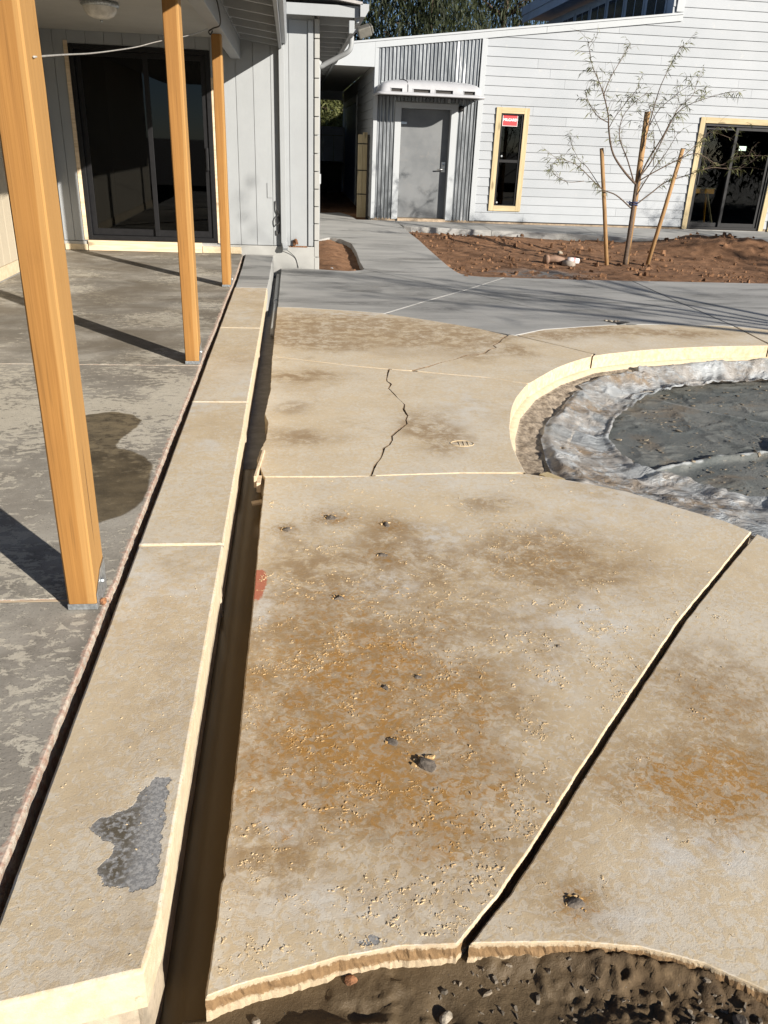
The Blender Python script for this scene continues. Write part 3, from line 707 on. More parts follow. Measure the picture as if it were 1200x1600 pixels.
SW2 = [(3.628, 16.33), (3.628, 15.13), (5.151, 14.953), (5.6, 14.82), (5.6, 16.33)]
SW3 = [(5.608, 16.33), (5.608, 14.815), (6.846, 14.379), (8.205, 13.784), (10.0, 13.0), (10.0, 16.33)]
BLOTCHES = [(1.34, 9.34, 0.54, 0.2, 0.9), (1.79, 8.58, 0.43, 0.22, 0.9), (1.0, 8.32, 0.41, 0.15, 0.9), (2.51, 10.2, 0.36, 0.15, 0.9), (2.44, 8.96, 0.38, 0.35, 0.9), (3.16, 8.8, 0.31, 0.35, 0.9), (3.27, 9.71, 0.51, 0.2, 0.9), (3.13, 8.0, 0.28, 0.16, 0.9), (4.74, 9.21, 0.6, 0.25, 0.8), (0.09, 8.4, 0.26, 0.12, 0.9), (2.95, 10.0, 0.34, 0.15, 0.9), (1.5, 8.1, 0.27, 0.16, 0.9), (1.3, 11.5, 0.5, 0.3, 0.5), (1.5, 13.0, 0.4, 0.3, 0.5)]  # spots where the walkway colour is darkened in blotches
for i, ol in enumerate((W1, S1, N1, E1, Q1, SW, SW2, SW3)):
    slab('walkway_slab', ol, walk, [WALK, WALK], 0.0, 0.13, 0.14, 0.06, 0.005, 0.001, lambda x, y: zt(y), lambda x, y: {'blotch': blobs(x, y, BLOTCHES, 12, 0.9, 2.5)}, seed=90 + i)

# dirt beds: lumpy, slightly below the walk
def bed_z(x, y):
    z = -0.035 + zt(y) - 0.07 * sstep(10.6, 11.8, y) * 1.0 + 0.07 * (fbm(x * 2.2, y * 2.2, 3, 6, 0.6) - 0.5) + 0.025 * (fbm(x * 11, y * 11, 9, 3) - 0.5)
    z += 0.24 * np.exp(-(((x - 7.0) / 0.9) ** 2 + ((y - 13.9) / 0.75) ** 2)) * (0.7 + 0.6 * fbm(x * 3, y * 3, 5))
    z += 0.24 * np.exp(-(((x - 7.6) / 0.6) ** 2 + ((y - 13.2) / 0.5) ** 2)) * (0.6 + 0.8 * fbm(x * 4, y * 4, 7))
    z += 0.08 * np.exp(-(((x - 3.3) / 0.9) ** 2 + ((y - 14.5) / 0.35) ** 2)) + 0.10 * np.exp(-(((x - 9.0) / 1.0) ** 2 + ((y - 12.0) / 1.0) ** 2))
    z += 0.045 * np.exp(-(((x - 4.9) / 0.9) ** 2 + ((y - 11.3) / 0.35) ** 2))
    e = sstep(0.0, 0.35, y - 10.27)
    return z * e + (1 - e) * (-0.04)
BED = [(2.075, 10.33), (2.3, 10.30), (9.2, 10.2), (9.95, 12.9), (8.2, 13.82), (6.85, 14.42), (5.15, 14.99), (3.3, 15.21), (2.17, 15.41), (2.0, 15.4), (2.02, 14.3), (2.05, 13.5), (2.06, 12.6)]
tag(grid_patch('dirt_bed', np.arange(1.9, 10.1, 0.035), np.arange(10.15, 15.6, 0.035), bed_z, DIRT, None,
    lambda x, y: {'grey': blobs(x, y, [(3.35, 11.1, 0.5, 0.35, 1.0)], 4) * sstep(0.35, 0.55, fbm(x * 8, y * 8, 2)), 'wet': x * 0},
    lambda x, y: inside(np.array(BED), x, y) | (dist_poly(BED, x, y) < 0.05)), kind='structure')
tag(grid_patch('dirt_patch', np.arange(0.3, 1.0, 0.03), np.arange(10.4, 13.75, 0.03),
    lambda x, y: zt(y) - 0.085 + 0.07 * np.exp(-((x - 0.5) / 0.25) ** 2) + 0.05 * (fbm(x * 7, y * 7, 3, 5, 0.6) - 0.5), DIRT, None, lambda x, y: {'grey': x * 0, 'wet': x * 0},
    lambda x, y: inside(np.array(PATCH), x, y) | (dist_poly(PATCH, x, y) < 0.05)), kind='structure')
tag(grid_patch('passage_dirt', np.arange(0.3, 1.55, 0.05), np.arange(16.0, 27.0, 0.07), lambda x, y: 0.115 + 0.08 * (fbm(x * 3, y * 3, 12, 5) - 0.5) - 0.05 * (y < 17.5), DIRT, None,
    lambda x, y: {'grey': x * 0, 'wet': x * 0}), kind='structure')
tag(grid_patch('yard_beyond', np.arange(-12, 16.1, 1.0), np.arange(26.9, 41, 1.0), lambda x, y: 0.1 + 0.0 * x, DIRT, None, lambda x, y: {'grey': x * 0, 'wet': x * 0}), kind='structure')
# clods and pebbles lying on the dirt
r_ = np.random.default_rng(5)
pp = scatter(BED, 900, 4, lambda x, y: 0.25 + 0.75 * sstep(0.5, 0.7, fbm(x * 3, y * 3, 8)))
o = chips('dirt_clods', pp, np.clip(r_.lognormal(-3.9, 0.5, len(pp)), 0.008, 0.07), None, DIRT, 8, 0.8, 0.0, lambda x, y: {'grey': x * 0, 'wet': x * 0})
co = np.array([v.co for v in o.data.vertices]); co = co.reshape(-1, 12, 3); co[:, :, 2] += bed_z(co[:, 6, 0], co[:, 6, 1])[:, None] + 0.005
o.data.vertices.foreach_set('co', co.ravel())
mb = MB()

# muddy bed at the viewer's feet, and the flooded trench
def mud_z(x, y):
    rough = sstep(0.42, 0.72, x + 0.25 * (fbm(x * 6, y * 6, 5) - 0.5))
    base = -0.066 + 0.022 * (fbm(x * 6, y * 6, 3, 5, 0.6) - 0.5)
    lump = rough * (0.020 + 0.020 * (fbm(x * 9, y * 9, 18, 4, 0.6) - 0.45) + 0.018 * (fbm(x * 30, y * 30, 6, 4, 0.7) - 0.5) + 0.010 * (vnoise(x * 110, y * 110, 44) - 0.5))
    lump2 = 0.011 * sstep(0.5, 0.62, fbm(x * 7 + 3, y * 7, 28, 5, 0.6)) * sstep(0.02, 0.10, x) * (1 + 0.8 * (fbm(x * 60, y * 60, 9) - 0.5))
    foot = -0.018 * np.exp(-(((x - 0.285) / 0.024) ** 2 + ((y - 1.005) / 0.045) ** 2)) - 0.012 * np.exp(-(((x - 0.13) / 0.03) ** 2 + ((y - 1.02) / 0.02) ** 2))
    d = 1.112 - 0.35 * np.clip(np.abs(x - 0.36) - 0.05, 0, 9) ** 1.6 - y
    fillet = 0.022 * np.exp(-np.clip(d, 0, 9) / 0.03) * sstep(0.15, 0.5, x)
    lip = 0.018 * np.exp(-(((x - 0.05) / 0.10) ** 2 + ((y - 0.985) / 0.02) ** 2)) * (0.6 + fbm(x * 50, y * 50, 7))
    e = sstep(-0.27, -0.22, x) * (1 - 0.75 * sstep(1.035, 1.09, y) * (x < -0.17))
    z = (base + lump + lump2 + foot + lip + fillet) * e + (1 - e) * (-0.16)
    deck_in = inside(np.array(A), x, y) | inside(np.array(B_), x, y)
    return np.where(deck_in, np.minimum(z, -0.03), np.minimum(z, -0.012))
GRAVEL = m_plain('mud_coated_gravel', (0.14, 0.115, 0.085), 0.8, 0, 0.5, 40, 0.003)
MUDB = LIP_L + [(0.34, 1.115)] + B_[:10] + [(1.6, -0.6), (-0.6, -0.6), (-0.27, 0.9)]
tag(grid_patch('wet_mud_bed', np.arange(-0.62, 1.75, 0.0065), np.arange(0.3, 1.16, 0.0065), mud_z, MUD, None,
    lambda x, y: {'grey': x * 0, 'wet': np.clip(1 - sstep(0.35, 0.75, x + 0.25 * (fbm(x * 7, y * 7, 2) - 0.5)), 0, 1)}), kind='structure')
r_ = np.random.default_rng(8)
pp = scatter(MUDB, 3200, 14, lambda x, y: np.clip(sstep(0.15, 0.6, x) + 0.05, 0, 1) * (0.25 + sstep(0.4, 0.65, fbm(x * 6, y * 6, 4))) * (y > 0.4))
o = chips('mud_gravel', pp, np.clip(r_.lognormal(-5.3, 0.5, len(pp)), 0.002, 0.013), None, GRAVEL, 18, 0.6)
co = np.array([v.co for v in o.data.vertices]); co = co.reshape(-1, 12, 3); co[:, :, 2] += mud_z(co[:, 6, 0], co[:, 6, 1])[:, None] - 0.001
o.data.vertices.foreach_set('co', co.ravel())
for i, (x, y, s, lab, mt) in enumerate(((0.29, 1.01, 0.017, 'pale stone half sunk in the mud below the slab gap', PALESTONE), (-0.085, 1.022, 0.012, 'small round wet stone at the deck corner beside the trench', PALESTONE),
        (0.36, 0.985, 0.006, 'tiny black pebble lying in smooth mud', BLACK), (0.105, 1.088, 0.014, 'brown brick chip tucked under the deck lip', RUST), (0.86, 0.93, 0.02, 'grey flat stone in the mud at the lower right edge', STONE),
        (0.80, 0.885, 0.018, 'rounded beige stone in the gravelly mud near bottom right', PALESTONE))):
    o = rock((x, y, float(mud_z(np.array([x]), np.array([y]))[0]) + s * 0.25), s, 200 + i, None, 'stone', mt, (1, 0.8, 0.6)); tag(o, lab, 'stone')
WATER = NT('muddy_water', 0.2, 0.3)
WATER.color(WATER.mix(WATER.noise(3, 4), (0.13, 0.09, 0.042), (0.16, 0.112, 0.055)))
WATER.bump(WATER.noise(14, 2), 0.002, 0.3)
mb = MB(); mb.box(-0.62, -0.10, 0.3, 10.6, -0.20, -0.165)
tag(mb.build('trench_floor', DARKDIRT), kind='structure')
mb = MB(); mb.add([(-0.30, 0.35, -0.135), (-0.10, 0.35, -0.135), (-0.10, 4.12, -0.135), (-0.30, 4.1, -0.135)], [(0, 1, 2, 3)])
tag(mb.build('trench_water', WATER.mat), kind='structure')
GREYMUD = m_plain('dried_grey_silt', (0.24, 0.235, 0.225), 0.8, 0, 0.15, 15, 0.004)
tag(grid_patch('dried_silt', np.arange(-0.30, -0.09, 0.02), np.arange(4.1, 10.6, 0.04), lambda x, y: -0.118 + 0.012 * (fbm(x * 9, y * 9, 3) - 0.5) - 0.04 * (y < 4.13), GREYMUD), kind='structure')
mb = MB(); mb.tube([(-0.17, 7.2, -0.085), (-0.165, 8.6, -0.08), (-0.165, 10.5, -0.075)], 0.028, 12)
mb.tube([(-0.166, 8.7, -0.0795), (-0.166, 8.8, -0.0795)], 0.033, 12)
tag(mb.build('conduit_pipe', m_plain('grey_pvc', (0.33, 0.34, 0.34), 0.5), None, True), 'grey plastic pipe lying in the trench beside the grey curb end', 'pipe')
mb = MB(); mb.bar((-0.185, 3.63, -0.012), (-0.155, 4.02, -0.02), 0.013, 0.06)
tag(mb.build('form_board', SILL, None, False, 0.002), 'broken strip of form board clinging to the slab edge over the trench', 'board')
mb = MB(); mb.bar((-0.200, 3.55, -0.09), (-0.15, 3.56, -0.085), 0.035, 0.012); mb.bar((-0.168, 3.60, -0.03), (-0.166, 3.70, -0.03), 0.02, 0.05)
tag(mb.build('wooden_peg', SILL, None, False, 0.002), 'short wooden peg wedged between trench wall and deck joint', 'peg')

# ------------------------------------------------------------------ patio slabs
def patio_stains(x, y):
    W = [(-1.085, 4.119), (-0.946, 4.196), (-0.829, 4.142), (-0.774, 4.048), (-0.778, 3.936), (-0.821, 3.784), (-0.833, 3.641), (-0.746, 3.607), (-0.665, 3.515), (-0.621, 3.411), (-0.602, 3.178), (-0.601, 3.015), (-0.647, 2.895), (-0.739, 2.823), (-0.80, 2.82), (-0.875, 3.1), (-0.955, 3.5), (-1.03, 3.85)]
    d = dist_poly(W, x, y); k = inside(np.array(W), x, y)
    w2 = blobs(x, y, [(-1.25, 2.45, 0.3, 0.16, 1.0)], 6)
    return {'wet': sstep(-0.06, 0.06, np.where(k, d, -d)), 'edge': 0.7 * sstep(-0.620, -0.590, x) * (0.75 + 0.4 * fbm(y * 3, x * 3, 7))}
CB_ = NT('crumbly_slab_edge', 0.9, 0.3)
CB_.color(CB_.mix(CB_.map(CB_.noise(45, 5, 0.7), 0.42, 0.6), CB_.mix(CB_.map(CB_.noise(20, 4), 0.4, 0.6), (0.50, 0.44, 0.36), (0.36, 0.33, 0.28)), (0.34, 0.23, 0.17)))
CB_.bump(CB_.noise(90, 5, 0.75), 0.006, 0.9)
CRUMB = CB_.mat
pat = empty('patio', kind='structure')
pr = -0.583
for i, (y0, y1) in enumerate(((-1.5, 2.262), (2.274, 5.155), (5.161, 10.64))):
    ys = np.linspace(y0, y1, 24)
    ol = [(-2.74, y0), (pr, y0)] + [(pr + 0.002 * math.sin(q * 3.1) + random.uniform(-0.0012, 0.0012) - 0.02 * (q > 9.4) * (q - 9.4), q) for q in ys[1:-1]] + [(pr - 0.02 * (y1 > 9) * 1.2, y1), (-2.74, y1)]
    slab('patio_slab', ol, pat, [PATIO, CRUMB], 0.16, 0.2, 0.04 if i < 2 else 0.06, 0.02, 0.006, 0.001, None, patio_stains, seed=60 + i)
mb = MB(); mb.box(-2.72, -0.62, 2.2635, 2.2725, 0.10, 0.157)
mb.build('joint_strip', SILL, pat)

# ------------------------------------------------------------------ concrete curb
curb = empty('concrete_curb', (-0.4, 1.0, 0), label='long tan concrete curb of cast blocks with bright rounded nose beside the trench', cat='curb')
def crow(x): return [(0.008, 0.0), (0.0025, -0.0025), (0.0, -0.008), (0.0, -0.06), (0.001, -0.098), (0.020, -0.104), (0.022, -0.20), (0.022, -0.33)]
FOOT_C = m_plain('darker_curb_footing', (0.36, 0.30, 0.22), 0.8, 0, 0.3, 12, 0.004)  # darker tone for the lower rows of the curb sides
CB = [(0.965, 2.633), (2.641, 4.372), (4.377, 6.305), (6.31, 8.155)]
for i, (y0, y1) in enumerate(CB):
    f = lambda y: -0.263 + 0.0034 * y if y < 6 else -0.245 + 0.0008 * y
    L0 = -0.555
    ol = [(L0, y0 - (0.035 if i == 0 else 0)), (f(y0) - (0.012 if i == 0 else 0), y0 + (0.02 if i == 0 else 0))] + [(f(q) + random.uniform(-0.0005, 0.0005), q) for q in np.linspace(y0, y1, 14)[1:-1]] + [(f(y1), y1), (L0, y1)]
    o = slab('curb_block', ol, None, [DECK, CREAM2, FOOT_C], 0.16, 0.33, 0.012 if i == 0 else 0.03, 0.02, 0.014, 0.0006, None, curb_stains, rows=crow(0), lowdark=True, seed=30 + i, rough_side=0.0004)
    adopt(o, curb)
o = slab('curb_block', [(-0.548, 8.162), (-0.236, 8.162), (-0.229, 9.3), (-0.226, 10.63), (-0.57, 10.63), (-0.555, 9.4)], None, [WALK, HOUSEB], 0.16, 0.33, 0.08, 0.05, 0.006, 0.001, seed=44)
adopt(o, curb); o['label'] = 'grey newly cast end block of the curb'
r_ = np.random.default_rng(77)
pp = np.stack([r_.uniform(-0.53, -0.29, 260), r_.uniform(0.99, 2.4, 260)], 1)
o = chips('coating_flakes', pp, np.clip(r_.lognormal(-6.3, 0.4, len(pp)), 0.001, 0.004), None, FLAKE, 77, 0.3, 0.1602, curb_stains)
adopt(o, curb)

# ------------------------------------------------------------------ pool
PC = np.array([3.45, 4.75])
EDGE = [(1.18, 3.69), (1.4, 3.586), (1.614, 3.453), (1.788, 3.261), (1.935, 3.117), (2.013, 2.985), (2.10, 2.82), (2.5, 2.35), (3.1, 2.1), (3.9, 2.2), (4.95, 2.6), (5.7, 3.7), (6.0, 5.0), (5.6, 6.0), (4.9, 6.55), (4.165, 6.653), (3.531, 6.571), (2.885, 6.4), (2.393, 6.18), (1.986, 5.806), (1.676, 5.407), (1.448, 4.971), (1.312, 4.571), (1.218, 4.17), (1.186, 3.919)]
COV = [(2.182, 4.168), (2.40, 3.889), (2.64, 3.80), (3.1, 3.45), (3.8, 3.1), (4.7, 3.3), (5.3, 4.1), (5.5, 5.0), (5.1, 5.9), (4.6, 6.38), (4.169, 6.527), (3.399, 6.40), (2.693, 5.95), (2.267, 5.415), (2.07, 5.002), (2.025, 4.877), (1.984, 4.529), (2.006, 4.269)]
def polar(poly, th):
    P = resample(poly, 0.02) - PC; a = np.arctan2(P[:, 1], P[:, 0]); rr = np.hypot(P[:, 0], P[:, 1]); k = np.argsort(a); a = a[k]; rr = rr[k]
    return np.interp(th, np.concatenate([a - 2 * math.pi, a, a + 2 * math.pi]), np.tile(rr, 3))
NTH = 560
TH = np.linspace(-math.pi, math.pi, NTH, endpoint=False)
RE = polar(EDGE, TH); RC = polar(COV, TH)
RC = np.minimum(RC, RE - 0.14)
def ring_mesh(name, rows, mat, attrs=None, smooth=True):
    V = []; A_ = {}
    for R_, Z in rows: V.append(np.stack([PC[0] + np.cos(TH) * R_, PC[1] + np.sin(TH) * R_, Z], 1))
    V = np.concatenate(V); F = []
    for k in range(len(rows) - 1):
        for i in range(NTH):
            j = (i + 1) % NTH; F.append((k * NTH + i, k * NTH + j, (k + 1) * NTH + j, (k + 1) * NTH + i))
    return mesh_obj(name, V, F, mat, None, None, smooth, attrs(V) if attrs else None)
SHELL = NT('rough_shotcrete', 0.9, 0.25)
SHELL.color(SHELL.mix(SHELL.map(SHELL.noise(30, 5, 0.7), 0.35, 0.65), (0.15, 0.12, 0.09), (0.33, 0.275, 0.21)))
SHELL.bump(SHELL.noise(80, 4, 0.7), 0.006, 0.8)
rows = [(RE + 0.02, np.full(NTH, -0.100)), (RE - 0.035, np.full(NTH, -0.102)), (RE - 0.045, np.full(NTH, -0.125))]
WID = RE - RC
for k in range(1, 34):
    t = k / 33.0
    rr = RE - 0.05 - (WID + 0.03) * t * 0.99
    x = PC[0] + np.cos(TH) * rr; y = PC[1] + np.sin(TH) * rr
    z = -0.13 - 0.13 * sstep(0, 0.75, np.full(NTH, t)) - 0.14 * sstep(0.0, 0.32, t - 0.40 * np.clip((WID - 0.1) / 0.6, 0.0, 1)) + 0.020 * (vnoise(x * 24, y * 24, 4) - 0.5) * sstep(0.0, 0.1, np.full(NTH, t)) * 1.6 + 0.012 * (fbm(x * 6, y * 6, 7) - 0.5)
    rows.append((rr, z))
LIPM = CREAM2
o = ring_mesh('pool_shell', rows, [SHELL.mat, LIPM])
mi = np.zeros(len(o.data.polygons), dtype=np.int32); mi[:NTH * 2] = 1; o.data.polygons.foreach_set('material_index', mi)
tag(o, kind='structure')
PLAST = NT('dirty_plastic_sheet', 0.40, 0.5)
pc = PLAST.mix(PLAST.map(PLAST.noise(7, 7, 0.75), 0.35, 0.65), (0.21, 0.225, 0.235), (0.50, 0.53, 0.55))
pc = PLAST.mix(PLAST.math('MULTIPLY', PLAST.attr('dirt'), PLAST.map(PLAST.noise(13, 7, 0.78), 0.36, 0.54)), pc, PLAST.mix(PLAST.noise(40, 3), (0.16, 0.12, 0.08), (0.30, 0.23, 0.16)))
PLAST.color(pc)
wv = PLAST.noise(5, 5, 0.6, PLAST.scale(PLAST.P, (1.0, 2.2, 1.0)), 1.6)
PLAST.bump(PLAST.math('POWER', PLAST.math('SUBTRACT', 1.0, PLAST.math('ABSOLUTE', PLAST.math('SUBTRACT', PLAST.math('MULTIPLY', wv, 4.0), 2.0))), 3.0), 0.010, 0.6)
PLAST.bump(PLAST.noise(40, 4, 0.65, None, 0.8), 0.002, 0.6)
tl = PLAST.n.new('ShaderNodeBsdfTransparent'); tl.inputs[0].default_value = (0.9, 0.93, 0.95, 1)
mx = PLAST.n.new('ShaderNodeMixShader')
PLAST.L(PLAST.map(PLAST.math('ADD', PLAST.noise(3.5, 5, 0.6), PLAST.math('MULTIPLY', PLAST.attr('dirt'), -0.25)), 0.40, 0.62, 0.15, 0.55), mx.inputs[0])
PLAST.L(PLAST.bs.outputs[0], mx.inputs[1]); PLAST.L(tl.outputs[0], mx.inputs[2]); PLAST.L(mx.outputs[0], PLAST.out.inputs['Surface'])
def ridged(x, y, s): return 1 - np.abs(2 * fbm(x, y, s, 4) - 1)
rows = []
outer = 0.17 + 0.16 * fbm(np.cos(TH) * 3, np.sin(TH) * 3, 12) * (WID > 0.45) - 0.05 * (WID < 0.3)
outer = np.minimum(outer * (0.5 + 0.5 * np.clip(WID / 0.7, 0, 1)), WID * 0.45)
NP = 44
for k in range(NP):
    t = k / (NP - 1.0)
    rr = RE - outer - (WID - outer + 0.05 + 0.16 * (1 - np.clip((WID - 0.1) / 0.5, 0, 1)) + 0.05 * (fbm(np.cos(TH) * 9, np.sin(TH) * 9, 2) - 0.5)) * t
    x = PC[0] + np.cos(TH) * rr; y = PC[1] + np.sin(TH) * rr
    tt = (RE - 0.05 - rr) / (WID + 0.1)
    zs = -0.13 - 0.13 * sstep(0, 0.75, tt) - 0.01 * tt
    fold = 0.032 * ridged(x * 1.5 + 0.6 * fbm(x * 2, y * 2, 3), y * 2.6, 5) ** 7 + 0.014 * ridged(x * 4.5, y * 3.5 + x, 15) ** 5 + 0.003 * ridged(x * 14, y * 13, 25) ** 2 + 0.020 * ridged(np.cos(TH) * 6 + 0.4 * tt, np.sin(TH) * 6, 35) ** 9 * sstep(0, .3, tt) + 0.008 * ridged(np.cos(TH) * 19 + tt, np.sin(TH) * 19, 36) ** 8 + 0.006 * (fbm(x * 6, y * 6, 41) - 0.5)
    edge_lift = 0.03 * np.exp(-((t - 0.97) / 0.05) ** 2) * fbm(np.cos(TH) * 7, np.sin(TH) * 7, 4)
    rows.append((rr, zs + 0.022 + fold * sstep(0, 0.12, np.full(NTH, t)) + edge_lift))
def plast_attr(V):
    return {'dirt': np.clip(blobs(V[:, 0], V[:, 1], [(1.75, 3.95, 0.28, 0.2, 1.0), (1.8, 4.6, 0.15, 0.08, 0.9), (2.0, 5.4, 0.22, 0.1, 0.9), (2.6, 6.1, 0.3, 0.08, 0.8), (2.2, 3.7, 0.3, 0.15, 0.8)], 8) + 0.5 * sstep(0.45, 0.62, fbm(V[:, 0] * 4, V[:, 1] * 4, 6)), 0, 1)}
o = ring_mesh('plastic_sheet', rows, PLAST.mat, plast_attr)
tag(o, 'crumpled dirty translucent plastic sheet laid round the inside of the pool', 'plastic sheet')
# the dark, silt-covered cover sagging in the middle
COVM = NT('silty_pool_cover', 0.5, 0.4)
cc = COVM.mix(COVM.map(COVM.noise(2.2, 7, 0.7), 0.35, 0.65), (0.085, 0.096, 0.094), (0.155, 0.160, 0.15))
cc = COVM.mix(COVM.map(COVM.noise(1.3, 5, 0.65, None, 0.8), 0.52, 0.66, 0, 0.8), cc, (0.165, 0.135, 0.10))
cc = COVM.mix(COVM.map(COVM.noise(70, 3, 0.6), 0.62, 0.70, 0, 0.7), cc, (0.24, 0.22, 0.18))
cc = COVM.mix(COVM.map(COVM.noise(95, 2, 0.6), 0.68, 0.74, 0, 0.9), cc, (0.03, 0.025, 0.02))
cc = COVM.mix(COVM.map(COVM.attr('fold'), 0.35, 0.85, 0, 0.85), cc, (0.42, 0.44, 0.44))
COVM.color(cc); COVM.bump(COVM.noise(45, 5, 0.7), 0.006, 0.9); COVM.bump(COVM.noise(7, 6, 0.7, None, 1.0), 0.006, 0.6)
COVM.rough(COVM.map(COVM.noise(3, 5), 0.35, 0.65, 0.5, 0.85))
def seg_d(x, y, pts):
    d = np.full(x.shape, 9.0)
    for a, b in zip(pts[:-1], pts[1:]):
        a = np.array(a); b = np.array(b); ab = b - a; t = np.clip(((x - a[0]) * ab[0] + (y - a[1]) * ab[1]) / (ab @ ab), 0, 1)
        d = np.minimum(d, np.hypot(x - a[0] - t * ab[0], y - a[1] - t * ab[1]))
    return d
FOLD1 = [(2.05, 4.30), (2.35, 4.45), (2.75, 4.62), (3.1, 4.66), (3.5, 4.85), (4.2, 4.75)]
FOLD2 = [(2.9, 5.85), (3.4, 5.35), (3.9, 5.1)]
FOLD3 = [(2.95, 5.05), (3.05, 4.7), (3.15, 4.3)]
def cov_fold(x, y):
    peak = np.exp(-(((x - 3.55) / 0.30) ** 2 + ((y - 4.72) / 0.16) ** 2))
    d1 = seg_d(x, y, FOLD1); d2 = seg_d(x, y, FOLD2); d3 = seg_d(x, y, FOLD3)
    return 0.03 * np.exp(-(d1 / 0.035) ** 2) + 0.018 * np.exp(-(d2 / 0.035) ** 2) + 0.012 * np.exp(-(d3 / 0.04) ** 2) + 0.14 * peak ** 1.5, np.clip(np.exp(-(d1 / 0.028) ** 2) * sstep(0.35, 0.6, fbm(x * 4, y * 4, 3)) + 0.55 * np.exp(-(d2 / 0.03) ** 2) + 0.8 * peak ** 1.2, 0, 1)
rows = []; NR = 90
for k in range(NR):
    s = 1 - k / (NR - 1.0) * 0.999
    rr = (RC + 0.09) * s; x = PC[0] + np.cos(TH) * rr; y = PC[1] + np.sin(TH) * rr
    f, _ = cov_fold(x, y)
    rows.append((rr, -0.288 - 0.03 * sstep(0.955, 1.0, np.full(NTH, s)) + f + 0.010 * (fbm(x * 2, y * 2, 4) - 0.5) + 0.012 * ridged(x * 3, y * 4, 9) ** 8))
o = ring_mesh('pool_cover', rows, COVM.mat, lambda V: {'fold': cov_fold(V[:, 0], V[:, 1])[1]})
tag(o, 'dark sagging pool cover coated with silt and debris inside the pool', 'pool cover')
r_ = np.random.default_rng(31)
th_ = r_.uniform(-math.pi, math.pi, 900); rr_ = np.sqrt(r_.uniform(0, 1, 900)) * (polar(COV, th_) - 0.03)
pp = np.stack([PC[0] + np.cos(th_) * rr_, PC[1] + np.sin(th_) * rr_], 1)
lit = chips('leaf_litter', pp, np.clip(r_.lognormal(-4.6, 0.5, 900), 0.003, 0.03), o, m_plain('dry_leaf_bits', (0.17, 0.14, 0.10), 0.8, 0, 0.7, 25), 31, 0.12, -0.284)
co = np.array([v.co for v in lit.data.vertices]); co[:, 2] += cov_fold(co[:, 0], co[:, 1])[0] + 0.004; lit.data.vertices.foreach_set('co', co.ravel())
mb = MB(); mb.bar((1.36, 3.98, -0.12), (1.50, 3.80, -0.13), 0.075, 0.015, up=(0.1, 0, 1))
tag(mb.build('wood_offcut', PINE, None, False, 0.002), 'short flat wood offcut lying on the rough pool edge', 'wood offcut')

# ================================================================== THE HOUSE (left)
HY = 10.65
house = empty('house', (-1.2, HY, 0.0), label='pale grey house with vertical groove siding, white foundation and covered patio', cat='house')
def vboards(edges, y, z0, z1, skip=None):
    for a, b in zip(edges[:-1], edges[1:]):
        spans = [(z0, z1)]
        if skip and a < skip[1] and b > skip[0]:
            spans = [(skip[3], z1)]
        for q0, q1 in spans:
            m = MB(); w = 0.0022
            m.prism([(a + w, q0), (b - w, q0), (b - w, q1), (a + w, q1)], y, y + 0.016)
            m.build('siding_board', HOUSE, house, False, 0.002)
edges = [-2.75, -2.62, -2.462]
vboards(edges, HY, 0.275, 2.62)
vboards([-2.462, -2.26, -2.06, -1.86, -1.66, -1.46, -1.26, -1.06, -0.902], HY, 2.375, 2.62)
vboards([-0.902, -0.82, -0.62, -0.42, -0.22, -0.01, 0.21], HY, 0.275, 2.72)
m = MB(); m.box(-2.78, -2.456, HY + 0.018, HY + 0.13, 0.0, 2.75); m.box(-0.907, 0.285, HY + 0.018, HY + 0.13, 0.0, 2.84); m.box(-2.456, -0.907, HY + 0.018, HY + 0.13, 2.37, 2.75); m.box(-2.456, -0.907, HY + 0.018, HY + 0.13, 0.0, 0.285)
m.build('wall', HOUSEB, house)
m = MB(); m.box(-2.75, 0.300, HY - 0.012, HY + 0.017, -0.10, 0.268)
m.build('foundation', HOUSEB, house, False, 0.004)
m = MB(); m.box(0.212, 0.272, HY - 0.022, HY + 0.012, 0.28, 2.72)
m.build('corner_board', HOUSE, house, False, 0.003)
k = 0
zz = -0.05
while zz < 2.7:
    m = MB(); m.box(0.287, 0.346 + random.uniform(-0.002, 0.004), HY - 0.018, HY + 0.35, zz, zz + 0.192)
    m.build('concrete_block', HOUSEB, house, False, 0.006); zz += 0.2
m = MB(); m.box(0.20, 0.335, HY + 0.34, 26.0, -0.1, 2.80)
m.build('side_wall', HOUSEB, house)
m = MB(); m.box(0.346, 0.385, 11.2, 11.28, 0.98, 1.10)
m.build('outlet_box', TRIM, house, False, 0.004)
m = MB(); m.box(-0.285, -0.225, HY - 0.010, HY + 0.004, 0.83, 1.00)
m.build('cover_plate', HOUSE, house, False, 0.002)
